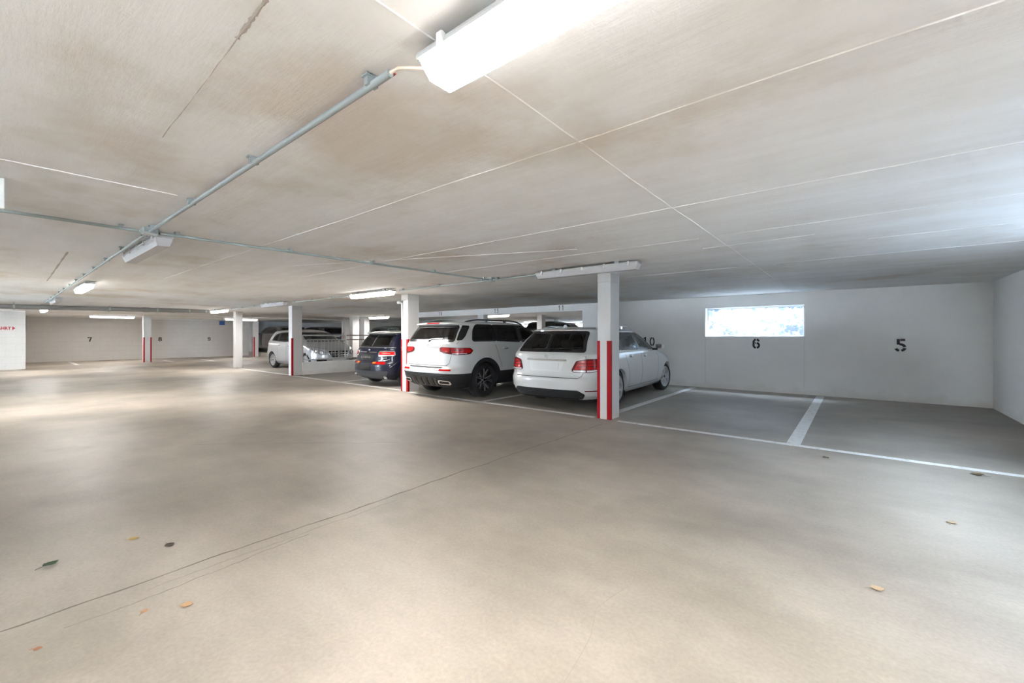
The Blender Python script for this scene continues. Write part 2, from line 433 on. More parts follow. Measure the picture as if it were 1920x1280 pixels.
def dirty_pane():
    # frosted pane with lime specks: light passes between the specks
    m = bpy.data.materials.new('window_glass'); m.use_nodes = True; n = m.node_tree.nodes; l = m.node_tree.links; n.clear()
    o = n.new('ShaderNodeOutputMaterial'); t = n.new('ShaderNodeBsdfTransparent'); d = n.new('ShaderNodeBsdfTranslucent'); d.inputs[0].default_value = (.8, .84, .88, 1)
    g = n.new('ShaderNodeNewGeometry').outputs['Position']
    a = noise(n, l, g, 14, 5, 0.72); k = noise(n, l, g, 1.6, 3, 0.5)
    ad = n.new('ShaderNodeMath'); ad.operation = 'MULTIPLY_ADD'; ad.inputs[1].default_value = 0.5; l.new(k.outputs['Fac'], ad.inputs[0]); l.new(a.outputs['Fac'], ad.inputs[2])
    r = ramp(n, [(0.71, (.93, .96, .98)), (0.78, (.34, .39, .44))]); l.new(ad.outputs[0], r.inputs[0]); l.new(r.outputs[0], t.inputs[0])
    x = n.new('ShaderNodeMixShader'); x.inputs[0].default_value = .12
    l.new(t.outputs[0], x.inputs[1]); l.new(d.outputs[0], x.inputs[2]); l.new(x.outputs[0], o.inputs[0]); MATS['window_glass'] = m
dirty_pane()
light_well('y', WIN[0], WIN[1], 1)
light_well('x', RW[0], RW[1], 2)
portal(((WIN[0] + WIN[1]) / 2, YB + 0.6, 2.72), (0, 0, 0), 2.3, 0.7)
portal((-16.4, YF - .26, 1.05), (PI / 2, 0, PI), 2.2, 2.1)
portal((X1 + 0.92, (RW[0] + RW[1]) / 2, 2.72), (0, 0, 0), 1.35, 4.4)
# driveway outside the gate behind the camera
struct(MB().box(-24, 4, YF - 9, YF - 0.3, -0.3, -0.02).build('floor_driveway', mat('green_grey_asphalt', (0.30, 0.36, 0.34), 0.9)))

# painted bay numbers
digits('5', (0.69, YB, 1.10), 0.25, (1, 0, 0), wall_back, t=0.17, wide=1.1)
digits('6', (-1.78, YB, 1.105), 0.23, (1, 0, 0), wall_back, t=0.19)
digits('10', (-4.33, YB, 1.13), 0.25, (1, 0, 0), wall_back, t=0.15, wide=0.9, gap=0.2)

# concrete beam over the opening to the upper deck
beam = tag(MB().box(-14.5, -6.37, YB, YB + 0.3, 2.045, CEIL).build('concrete_beam', M_wall), 'long white concrete beam painted with numbers 16, 15 and 11 above the parked cars', 'beam')
for t, x in (('16', -12.75), ('15', -9.80), ('11', -7.12)):
    digits(t, (x, YB, 2.155), 0.155, (1, 0, 0), beam, t=0.17, wide=0.8, gap=0.32)

# block wall of bays 7-9 and the exit wall
def block_wall(name, x, y0, y1, zt, parent=None):
    wl = struct(MB().box(x - 0.3, x - 0.006, y0, y1, 0, zt).build(name, M_mortar))
    bl, bh, g = 0.50, 0.2455, 0.007
    me = MB().box(-0.006, 0.0, g / 2, bl - g / 2, g / 2, bh - g / 2); m0 = bpy.data.meshes.new('block'); m0.from_pydata(me.v, [], me.f); m0.materials.append(M_block)
    for r in range(int(zt / bh) + 1):
        z = r * bh
        if z + bh > zt + 0.02: break
        y = y1 + (0.25 if r % 2 else 0)
        while y > y0:
            a = max(y - bl, y0); b = min(y, y1)
            if b - a > 0.05:
                o = link('block', m0, wl, (x + random.uniform(-0.002, 0.002), a, z)); o.scale = (1, (b - a) / bl, 1)
            y -= bl
    return wl
XL = -30.5
wall_left = block_wall('wall_left', XL, 0.6, 10.55, 2.215)
struct(MB().box(XL - 0.3, XL, 0.6, 10.55, 2.2, CEIL).build('trim_1', M_wall))
for t, y in (('7', 3.17), ('8', 6.0), ('9', 8.33)):
    digits(t, (XL + 0.004, y, 1.09), 0.23 if t != '9' else 0.21, (0, 1, 0), wall_left, t=0.22)
XE = -24.72
wall_exit = block_wall('wall_exit', XE, -2.6, 0.82, 2.215)
struct(MB().box(XE - 0.3, XE, -2.6, 0.82, 2.2, CEIL).build('trim_2', M_wall))
struct(MB().box(X0, XE - 0.3, 0.55, 0.82, 0, CEIL).build('wall_passage', M_wall))
struct(MB().box(XE - 0.3, XE, YF, -2.6, 0, CEIL).build('wall_ramp', M_wall))
text_mesh('AUSFAHRT', 0.155, M_redpaint, 'painted_lettering', wall_exit, (XE + 0.006, 0.455, 1.515), (0, 1, 0), (0, 0, 1), ext=0.001, sx=0.78, align='RIGHT', space=1.05, bold=0.006)
ar = MB(); ar.prism([(0.49, 1.495), (0.565, 1.57), (0.49, 1.645)], 'x', XE + 0.004, XE + 0.007); ar.build('painted_arrow', M_redpaint, wall_exit)
# far walls
struct(MB().box(X0 - 0.3, X0, YF, 0.82, 0, CEIL).build('wall_left', M_wall))
struct(MB().box(XL - 0.5, XL, 10.55, 11.0, 0, CEIL).build('wall_pilaster', M_wall))
struct(MB().box(X0 - 0.3, X0, 11.0, 27, 0, CEIL).build('wall_deck_left', mat('shaded_grey_wall', (0.40, 0.41, 0.43), 0.8)))  # far wall's shade is put into its grey colour
struct(MB().box(-6.37, -6.12, YB + 0.3, 27, 0, CEIL).build('wall_deck_right', M_wall))
wall_far = wall_with_hole('wall_deck_back', 'y', 27.0, 0.3, X0, -6.1, 0, CEIL, [(-22, -7.0, 1.98, 2.14)], M_wall)
struct(MB().box(-22.2, -15.0, 16.4, 16.6, 0.25, CEIL).build('wall_deck_middle', M_wall))
struct(MB().box(-22.4, -22.2, 12.4, 16.6, 0.25, CEIL).build('wall_deck_side', M_wall))

# ------------------------------------------------------------------ columns
def column(x, y, sx, sy, label, z0=0.0, stripes=(), h=1.21, cap=0.13, group=None):
    # x, y: corner nearest the camera (max x, min y)
    t = tag(empty('concrete_column', (x - sx / 2, y + sy / 2, z0)), label, 'column', group)
    top = CEIL - z0
    MB().cbox(-sx / 2, sx / 2, -sy / 2, sy / 2, 0, top - cap, 0.006).build('shaft', M_col, t)
    MB().cbox(-sx / 2 - .001, sx / 2 + .001, -sy / 2 - .001, sy / 2 + .001, top - cap, top, 0.004).build('head', M_bare, t)
    p = 0.004
    for s in stripes:
        mb = MB()
        if s == 'fl': mb.box(-sx / 2 - p, -sx / 2 + .045, -sy / 2 - p, -sy / 2, 0.0, h); mb.box(-sx / 2 - p, -sx / 2, -sy / 2, -sy / 2 + .045, 0, h)
        if s == 'fr': mb.box(sx / 2 - .06, sx / 2 + p, -sy / 2 - p, -sy / 2, 0.0, h); mb.box(sx / 2, sx / 2 + p, -sy / 2, -sy / 2 + .045, 0, h)
        if s == 'br': mb.box(sx / 2 - .05, sx / 2 + p, sy / 2, sy / 2 + p, 0, h); mb.box(sx / 2, sx / 2 + p, sy / 2 - .05, sy / 2, 0, h)
        mb.build('corner_stripe', M_red, t)
    return t
column(-2.9, 5.96, 0.22, 0.31, 'nearest white column with red corner stripes beside the white estate car', stripes=('fl', 'fr'))
column(-7.98, 6.03, 0.25, 0.32, 'white red-striped column between dark blue hatchback and white off-roader', stripes=('fl', 'fr'))
column(-14.09, 6.10, 0.25, 0.32, 'white column with one red stripe in front of the silver hatchback', stripes=('fr',))
column(-19.15, 6.12, 0.25, 0.25, 'plain white column left of the silver hatchback, red edge facing away', stripes=())
column(-26.55, 4.6, 0.25, 0.30, 'far white column with two red stripes between bays 7 and 8', stripes=('fl', 'fr', 'br'))
column(-18.95, 11.05, 0.28, 0.36, 'white column behind the railing, right of the one with a red stripe', z0=0.25, cap=0.05)
column(-20.95, 11.8, 0.25, 0.25, 'slim white column with red left edge behind the silver hatchback bonnet', z0=0.25, stripes=('fl',), cap=0.05)
column(-28.5, 10.1, 0.25, 0.25, 'far white column with two red stripes behind the silver hatchback tail', stripes=('fl', 'fr'), cap=0.05)
column(-10.45, 11.22, 0.28, 0.26, 'white column under the beam behind the white off-roader roof', z0=0.25, cap=0.05)
column(-11.15, 15.9, 0.28, 0.3, 'white column on the upper deck seen above the estate car roof', z0=0.25, cap=0.05)
column(-13.3, 20.6, 0.3, 0.3, 'farthest grey column on the upper deck, under number 11', z0=0.52, cap=0.05)
column(-19.55, 12.05, 0.42, 0.3, 'broad white pillar beside lit tube lamp on the upper deck', z0=0.25, cap=0.05)
# dark panels added to stand in for dark slits between those pillars
for x, y, wd, lb in ((-22.3, 12.5, .4, 'dark grey panel standing in for a dark slit left of the white column behind the railing'), (-20.22, 12.25, 0.36, 'dark grey panel standing in for a dark slit right of the white column behind the railing')):
    t = tag(empty('slit_panel', (x, y, 0.25)), lb, 'door')
    MB().box(-wd / 2, wd / 2, 0, 0.05, 0.0, 1.9).build('leaf', mat('anthracite_panel', (0.07, 0.07, 0.085), 0.5), t)
    fr = MB()
    fr.box(-wd / 2 - .05, -wd / 2, -.02, .06, 0, 1.95); fr.box(wd / 2, wd / 2 + .05, -.02, .06, 0, 1.95); fr.box(-wd / 2 - .05, wd / 2 + .05, -.02, .06, 1.9, 1.99); fr.build('panel_frame', M_plas, t)

# ------------------------------------------------------------------ low wall with railing
kerb = tag(MB().cbox(-14.27, -14.03, 6.42, 11.15, 0, 0.41, 0.008).build('low_wall', M_wall), 'low white wall carrying the railing in front of the silver hatchback', 'wall')
rl = tag(empty('railing', (-14.12, 6.45, 0.41)), 'grey metal railing with thin vertical bars on the low white wall', 'railing')
def rail_tube(y0, y1, z, r, name, m): MB().tube([(0, y0, z), (0, y1, z)], r, 8).build(name, m, rl, True, 40)
def bar(y, z0, z1, r, name, m): MB().tube([(0, y, z0), (0, y, z1)], r, 8).build(name, m, rl, True, 40)
rail_tube(0, 1.5, 0.89, 0.022, 'top_rail', M_rail); rail_tube(0, 1.5, 0.735, 0.016, 'rail', M_rail); rail_tube(0, 1.5, 0.075, 0.016, 'rail', M_rail)
for y in (0.0, 1.5): bar(y, 0, 0.90, 0.022, 'post', M_rail)
for i in range(11): bar(0.125 * (i + 1), 0.075, 0.735, 0.010, 'bar', M_rail)
rl2 = tag(empty('railing', (-14.12, 7.99, 0.41)), 'brown metal railing of open bars beyond the grey one, beside the dark blue hatchback', 'railing')
for z, r in ((0.89, 0.02), (0.735, 0.016), (0.05, 0.014)): MB().tube([(0, 0.02, z), (0, 3.1, z)], r, 8).build('rail', M_railb, rl2, True, 40)
for y, r in ((0.1, 0.007), (0.62, 0.009), (1.1, 0.02), (1.9, 0.009), (2.6, 0.009), (3.1, 0.02)): MB().tube([(0, y, 0), (0, y, 0.735 if r < .01 else 1.0), ], r, 8).build('bar' if r < .015 else 'post', M_railb, rl2, True, 40)

# ------------------------------------------------------------------ lamps and conduits
def lamp(x, y, z, ax, lit, label, L=1.57, name='tube_lamp', group='tube lamps under the ceiling'):
    t = tag(empty(name, (x, y, z), 0 if ax == 'x' else PI / 2), label, 'lamp', group)
    h = L / 2
    MB().prism([(-.062, .055), (.062, .055), (.070, .040), (.070, .030), (-.070, .030), (-.070, .040)], 'x', -h, h).build('housing', M_plas, t)
    # trough-shaped diffuser with sloped ends
    A = [(-.064, .030), (.064, .030), (.060, .0), (.046, -.042), (-.046, -.042), (-.060, .0)]
    v = []
    for sx, k in ((-h + .006, 1.0), (-h + .012, 1.0), (-h + .05, 1.0), (h - .05, 1.0), (h - .012, 1.0), (h - .006, 1.0)):
        e = abs(sx) > h - .04
        for yy, zz in A:
            v.append((sx + (0 if not e else (.03 if sx < 0 else -.03) * (0.030 - zz) / .072), yy * (0.94 if e and abs(sx) > h - .01 else 1), zz))
    n = len(A); f = []
    for i in range(5):
        for k in range(n): f.append((i * n + k, i * n + (k + 1) % n, (i + 1) * n + (k + 1) % n, (i + 1) * n + k))
    f.append(tuple(range(n))[::-1]); f.append(tuple(5 * n + k for k in range(n)))
    df = obj('diffuser', v, f, M_lens_on if lit else M_lens_off, t)
    if lit:
        df.data.materials.append(M_lens_side)
        for p in df.data.polygons: p.material_index = 0 if p.normal.z < -.8 or p.normal.z > .8 else 1
    cm = MB().box(-.012, .012, -.078, -.066, .012, .062).box(-.010, .010, -.078, -.060, .052, .062); me = bpy.data.meshes.new('clip'); me.from_pydata(cm.v, [], cm.f); me.materials.append(M_clip)
    for i in range(5):
        cx = -h + 0.12 + i * (L - .24) / 4
        link('clip', me, t, (cx, 0, 0)); link('clip', me, t, (cx, 0, 0), (0, 0, PI))
    gap = CEIL - z - 0.055
    for cx in (-h * 0.62, h * 0.62): MB().box(cx - .03, cx + .03, -.03, .03, .055, .055 + gap).build('bracket', M_galv, t)
    MB().box(-h - .004, -h + .02, -.06, .06, .028, .05).build('end_cap', M_plas, t)
    MB().box(h - .02, h + .004, -.06, .06, .028, .05).build('end_cap', M_plas, t)
    return t
LZ = 2.165
lamp(-0.33, 0.945, LZ, 'x', True, 'brightly lit tube lamp closest to the viewer at the top edge')
lamp(-5.75, 1.01, LZ, 'x', False, 'unlit grey tube lamp beside the conduit crossing')
lamp(-11.15, 1.08, LZ, 'x', True, 'lit tube lamp further along the aisle beyond the unlit one')
lamp(-16.2, 1.05, LZ, 'x', False, 'unlit tube lamp end just before the grey drain pipe')
lamp(-22.0, 1.15, LZ, 'x', True, 'lit tube lamp behind the drain pipe by the red lettering')
lamp(-2.88, 5.12, LZ, 'x', False, 'unlit tube lamp above the nearest striped column')
lamp(-8.05, 5.13, LZ, 'x', True, 'lit tube lamp just left of the second striped column head')
lamp(-12.95, 5.1, LZ, 'x', False, 'unlit tube lamp left of the column by the silver hatchback')
lamp(-17.9, 5.2, LZ, 'x', True, 'lit tube lamp at the end of the grey drain pipe')
lamp(-26.0, 8.6, LZ, 'y', True, 'lit tube lamp in front of the far block wall, behind the plain column')
lamp(-18.1, 11.95, LZ, 'x', True, 'lit tube lamp on the upper deck above the dark car')
lamp(-27.2, 3.6, LZ, 'y', True, 'thin tube lamp along the block wall above bay 7, switched on to brighten it')  # switched on here to brighten the far block wall
# lamps that continue the rows outside the frame
for x, y, lb, on in ((-11.15, -3.6, 'lit tube lamp between two unlit ones behind the viewer', True), (-0.33, -3.6, 'lit tube lamp nearest behind the viewer, by the right wall', True), (-5.62, -3.6, 'unlit tube lamp in the middle of the row behind the viewer', False), (-17.0, -3.6, 'unlit tube lamp at the left end of the row behind the viewer', False)):
    lamp(x, y, LZ, 'x', on, lb)
for x, y, lb in ((-12.5, 14.2, 'lit tube lamp behind the beam under number 15'), (-9.0, 21.5, 'lit tube lamp deep behind the beam under number 11'), (-26.0, 18.0, 'lit tube lamp beyond the slate grey car'), (-16.0, 22.0, 'lit tube lamp farthest back on the upper deck, left of the others')):
    lamp(x, y, LZ, 'x', True, lb)

clip_me = MB().box(-.012, .012, -.022, .022, -.004, .028).box(-.018, .018, -.03, .03, .024, .032)
clip_mesh = bpy.data.meshes.new('clip'); clip_mesh.from_pydata(clip_me.v, [], clip_me.f); clip_mesh.materials.append(M_galv)
def conduit(p0, p1, label, sag=(), r=0.0125, every=1.0, wire=False):
    a = Vector(p0); b = Vector(p1); d = b - a; t = tag(empty('conduit', a, math.atan2(d.y, d.x)), label, 'conduit')
    MB().tube([(0, 0, 0), (d.length, 0, 0)], r, 10).build('tube', M_galv, t, True, 40)
    k = int(d.length / every)
    for i in range(k + 1): link('clip', clip_mesh, t, (0.12 + i * (d.length - .24) / max(1, k), 0, 0))
    if wire: MB().tube([(0, -0.021, .008), (d.length, -0.021, .008)], 0.004, 6).build('wire', M_redwire, t, True)
    return t
CZ = 2.214
conduit((-1.27, 0.885, CZ), (-4.85, 0.885, CZ), 'thick grey conduit from the near lit lamp to the crossing', r=0.013, wire=True)
conduit((-4.98, 0.885, CZ), (-17.6, 0.95, CZ), 'grey conduit running on from the crossing past the unlit lamp')
conduit((-4.90, 0.82, CZ), (-4.90, -2.5, CZ), 'grey conduit from the crossing out to the left edge')
conduit((-4.88, 0.96, CZ), (-4.72, 5.19, CZ), 'grey conduit from the crossing to the row of columns')
conduit((-4.68, 5.25, CZ), (-3.7, 5.23, CZ), 'short grey conduit leading to the unlit lamp by the nearest column')
conduit((-4.80, 5.26, CZ), (-7.25, 5.27, CZ), 'grey conduit from the junction to the lit lamp by the second column')
conduit((-8.9, 5.28, CZ), (-12.15, 5.28, CZ), 'grey conduit between the second and third column lamps')
conduit((-13.75, 5.28, CZ), (-17.1, 5.3, CZ), 'far grey conduit beyond the third column lamp')
for (x, y), lb in zip(((-4.90, 0.89), (-4.72, 5.26)), ('grey junction box where the conduits cross by the unlit lamp', 'small grey junction box where conduit meets the column row')):
    t = tag(empty('junction_box', (x, y, CEIL)), lb, 'box')
    MB().cbox(-.055, .055, -.055, .055, -.050, 0, .008).build('body', M_galv, t)
    MB().cbox(-.05, .05, -.05, .05, -.058, -.050, .003).build('lid', M_plas, t)
tag(MB().tube([(-1.27, .885, 2.216), (-1.22, .885, 2.212), (-1.17, .90, 2.200), (-1.13, .93, 2.198), (-1.11, .945, 2.205)], 0.006, 8).build('lamp_cable', M_cable, None, True), 'cream cable looping from the conduit end into the near lamp', 'cable')

# drain pipe
dp = tag(empty('drain_pipe', (-18.7, -1.5, 2.09)), 'thick grey drain pipe hung under the far ceiling', 'pipe')
def dpz(y): return (y + 1.5) * 0.0165
MB().tube([(0, 0, 0), (0, 6.6, dpz(5.1))], 0.068, 16).build('tube', M_pipe, dp, True, 40)
for y in (1.0, 3.3, 4.0): MB().tube([(0, y + 1.5 - .09, dpz(y)), (0, y + 1.5 + .09, dpz(y))], 0.077, 16).build('socket', M_pipe, dp, True, 40)
for y in (0.4, 2.4, 3.6, 4.5, 5.0):
    mb = MB(); mb.lathe([(.080, -.018), (.086, -.018), (.086, .018), (.080, .018)], 18, 'y', True)
    o = mb.build('bracket', M_galv, dp); o.location = (0, y + 1.5, dpz(y))
    MB().tube([(0, y + 1.5, dpz(y) + .08), (0, y + 1.5, CEIL - 2.09)], .006, 6).build('hanger', M_galv, dp)
tp = tag(empty('water_pipe', (-21.4, 6.0, 2.12)), 'thin white pipe under the ceiling behind the plain column', 'pipe')
MB().tube([(0, 0, 0), (0, 9, 0)], 0.03, 12).build('tube', M_white, tp, True, 40)
for y in (1.5, 4.5, 7.5): MB().tube([(0, y, 0), (0, y, CEIL - 2.12)], .008, 6).build('hanger', M_galv, tp)

# hanging sign at the left edge, blue sign, sensor head on column
hs = tag(empty('hanging_sign', (-4.03, -0.2, CEIL)), 'white box sign hanging from the ceiling at the left edge', 'sign')
MB().cbox(-.025, .025, -.25, .25, -.19, -.005, .004).build('panel', M_white, hs)
MB().box(-.01, .01, -.2, -.18, -.01, 0).box(-.01, .01, .18, .2, -.01, 0).build('hanger', M_galv, hs)
bs = tag(empty('blue_sign', (-25.8, 7.62, CEIL)), 'small blue sign hanging beside the lit lamp by the plain column', 'sign')
MB().cbox(-.02, .02, -.12, .12, -.40, -.20, .004).build('panel', M_blue, bs)
MB().tube([(0, 0, 0), (0, 0, -.2)], .006, 6).build('hanger', M_galv, bs)
cm_ = tag(empty('column_sensor', (-8.19, 6.0, 2.07)), 'small grey sensor head on the left side of the second striped column', 'sensor')
MB().box(-.06, .0, .03, .07, -.02, .03).build('bracket', M_galv, cm_)
MB().lathe([(0, -.06), (.03, -.06), (.038, -.02), (.038, .05), (.02, .06), (0, .06)], 14, 'y').build('head', M_plas, cm_, True, 40).location = (-.09, .03, -.01)
ck = tag(empty('cable_duct', (-8.165, 6.022, 0)), 'thin grey cable tube running down the second striped column', 'cable')
MB().tube([(0, 0, 1.02), (0, 0, 2.1)], .009, 8).build('tube', M_galv, ck, True)
MB().cbox(-.014, .014, -.012, .008, .94, 1.03, .003).build('end_box', M_plas, ck)
# shelf with a red box glimpsed beside the second column
sh = tag(empty('storage_shelf', (-14.4, 12.3, 0.25)), 'white storage shelf glimpsed right of the second striped column', 'shelf')
for z in (0.2, 0.7, 1.2): MB().box(-.6, .6, -.25, .25, z, z + .05).build('shelf_board', M_white, sh)
for x in (-.57, .57):
    for y in (-.22, .22): MB().box(x - .02, x + .02, y - .02, y + .02, 0, 1.25).build('upright', M_plas, sh)
rb = tag(empty('tool_box', (-14.25, 12.3, 1.50)), 'red box standing on the shelf beside the second striped column', 'box')
MB().cbox(-.2, .2, -.12, .12, 0, .17, .01).build('body', mat('red_plastic', (.5, .03, .04), .4), rb)
MB().cbox(-.205, .205, -.125, .125, .17, .21, .01).build('lid', mat('red_plastic'), rb)
MB().tube([(-.06, 0, .21), (-.06, 0, .25), (.06, 0, .25), (.06, 0, .21)], .01, 8).build('handle', M_black, rb)

# ------------------------------------------------------------------ fallen leaves
def leaf(x, y, s, rz, col, label):
    n = 9; v = []; f = []
    for i in range(n + 1):
        t = i / n; wv = 0.42 * math.sin(PI * t ** 0.8) * (1 + .18 * (i % 2))
        zc = .10 + .25 * abs(t - .5) ; v += [(t - .5, wv, zc + .12 * wv), (t - .5, 0, zc - .06), (t - .5, -wv, zc + .2 * wv)]
        if i: k = 3 * i; f += [(k - 3, k, k + 1, k - 2), (k - 2, k + 1, k + 2, k - 1)]
    t = tag(empty('fallen_leaf', (x, y, 0.0), rz), label, 'leaf', 'fallen leaves on the floor')
    m = mat('leaf_%d' % int(col[0] * 1000 + col[1] * 100), col, .7)
    obj('blade', [(a * s, b * s, max(.001, c * s * .6)) for a, b, c in v], f, m, t, True)
    MB().tube([(-.5 * s, 0, .006), (-.75 * s, .05 * s, .004), (-.95 * s, .02 * s, .003)], .0012, 5).build('stem', m, t)
for a in ((0.09, 2.84, .06, .4, (.50, .36, .22), 'crumpled tan leaf lying alone in the right foreground'),
          (-3.52, .21, .07, 2.0, (.06, .10, .05), 'dark green leaf sprig at the left edge of the floor'),
          (-3.55, .57, .05, 1.1, (.62, .42, .12), 'yellow leaf on the floor left of the dark one'),
          (-3.27, .69, .055, .2, (.08, .06, .05), 'dark brown leaf on the floor near the yellow one'),
          (-2.48, .59, .05, .9, (.55, .34, .17), 'orange leaf just right of the floor joint'),
          (-2.58, .45, .035, 2.4, (.52, .30, .16), 'small orange leaf beside the larger orange one'),
          (-2.61, .12, .03, 1.0, (.42, .20, .10), 'tiny rusty leaf near the lower left corner'),
          (.52, 4.17, .06, 1.3, (.48, .35, .23), 'small tan leaf near the bluish light patch'),
          (-.24, 5.55, .07, 2.2, (.16, .11, .07), 'dark leaf just in front of bay 6 line'),
          (.88, 5.76, .09, 2.9, (.15, .10, .05), 'dark twig-like leaf in front of bay 5 line')):
    leaf(*a)

# ------------------------------------------------------------------ cars
glass_material('car_glass', (0.60, 0.66, 0.63)); glass_material('privacy_glass', (0.10, 0.11, 0.12))
P_white = mat('white_car_paint', (0.58, 0.58, 0.57), 0.32, coat=1.0)
P_navy = mat('navy_car_paint', (0.006, 0.008, 0.022), 0.35, coat=.45, spec=.25)
P_silver = mat('silver_car_paint', (0.42, 0.43, 0.45), 0.28, 0.55, coat=1.0)
P_grey = mat('slate_car_paint', (0.10, 0.115, 0.15), 0.28, 0.4, coat=1.0)
P_black = mat('black_car_paint', (0.012, 0.014, 0.016), 0.3, coat=1.0)
P_green = mat('dark_green_car_paint', (0.02, 0.035, 0.03), 0.3, coat=1.0)
M_trim = mat('black_trim', (0.012, 0.012, 0.013), 0.25)
M_clad = mat('black_cladding', (0.018, 0.0185, 0.02), 0.6, spec=.3)
M_under = mat('underbody', (0.015, 0.015, 0.015), 0.8)
M_chrome = mat('chrome', (0.80, 0.80, 0.80), 0.12, 1.0)
M_alu = mat('alloy_wheel', (0.50, 0.50, 0.51), 0.35, 0.7)
M_rubber = mat('tyre_rubber', (0.018, 0.018, 0.018), 0.75)
M_taill = mat('red_tail_lens', (0.46, 0.004, 0.005), 0.2, coat=.25, spec=.3)
M_taild = mat('dark_red_tail_lens', (0.11, 0.003, 0.004), 0.2, coat=.3, spec=.3)
M_clear = mat('clear_lamp_lens', (0.75, 0.72, 0.70), 0.15, coat=1.0)
M_amber = mat('amber_lens', (0.85, 0.25, 0.02), 0.15, coat=1.0)
M_head = mat('headlamp', (0.34, 0.36, 0.38), 0.12, 0.4, coat=1.0)
M_gap = mat('panel_gap', (0.05, 0.05, 0.05), 0.8)
M_plate = mat('blank_plate', (0.60, 0.595, 0.58), 0.5)
M_seat = mat('dark_seat', (0.035, 0.034, 0.034), 0.7)
M_lining = mat('cabin_lining', (0.16, 0.16, 0.155), 0.8)

def pchip(xk, yk, x):
    xk = np.asarray(xk, float); yk = np.asarray(yk, float); h = np.diff(xk); d = np.diff(yk) / h; m = np.zeros_like(yk)
    for i in range(1, len(xk) - 1):
        if d[i - 1] * d[i] > 0:
            w1 = 2 * h[i] + h[i - 1]; w2 = h[i] + 2 * h[i - 1]; m[i] = (w1 + w2) / (w1 / d[i - 1] + w2 / d[i])
    m[0] = d[0]; m[-1] = d[-1]
    i = np.clip(np.searchsorted(xk, x) - 1, 0, len(h) - 1); t = (x - xk[i]) / h[i]
    t2 = t * t; t3 = t2 * t
    return (2 * t3 - 3 * t2 + 1) * yk[i] + (t3 - 2 * t2 + t) * h[i] * m[i] + (-2 * t3 + 3 * t2) * yk[i + 1] + (t3 - t2) * h[i] * m[i + 1]

def pip(px, pz, poly):
    poly = np.asarray(poly); ins = np.zeros(px.shape, bool); n = len(poly)
    for i in range(n):
        x1, z1 = poly[i]; x2, z2 = poly[(i + 1) % n]
        if z1 == z2: continue
        c = ((z1 > pz) != (z2 > pz)) & (px < (x2 - x1) * (pz - z1) / (z2 - z1) + x1)
        ins ^= c
    return ins

def rnd(poly, r, n=5):
    out = []; k = len(poly)
    for i in range(k):
        p = Vector(poly[i]); a = Vector(poly[i - 1]) - p; b = Vector(poly[(i + 1) % k]) - p
        rr = r[i] if isinstance(r, (list, tuple)) else r
        d = min(rr, a.length * .45, b.length * .45); p0 = p + a.normalized() * d; p1 = p + b.normalized() * d
        for j in range(n + 1):
            t = j / n; q = p0 * (1 - t) ** 2 + p * 2 * t * (1 - t) + p1 * t * t; out.append((q.x, q.y))
    return out

def densify(poly, s, closed=True):
    out = []; n = len(poly)
    for i in range(n if closed else n - 1):
        a = Vector(poly[i]); b = Vector(poly[(i + 1) % n]); k = max(1, int((b - a).length / s))
        for j in range(k): q = a.lerp(b, j / k); out.append((q.x, q.y))
    if not closed: out.append(tuple(poly[-1]))
    return out

def area(p): return sum(p[i - 1][0] * p[i][1] - p[i][0] * p[i - 1][1] for i in range(len(p))) / 2
def inset(poly, d):
    p = [Vector(q) for q in poly]; s = 1 if area(poly) > 0 else -1; out = []; n = len(p)
    for i in range(n):
        a = (p[i] - p[i - 1]); b = (p[(i + 1) % n] - p[i])
        if a.length < 1e-7: a = b
        if b.length < 1e-7: b = a
        a.normalize(); b.normalize(); na = Vector((-a.y, a.x)) * s; nb = Vector((-b.y, b.x)) * s
        m = na + nb
        if m.length < 1e-5: m = na
        m.normalize(); k = d / max(.45, m.dot(na)); q = p[i] + m * k; out.append((q.x, q.y))
    return out

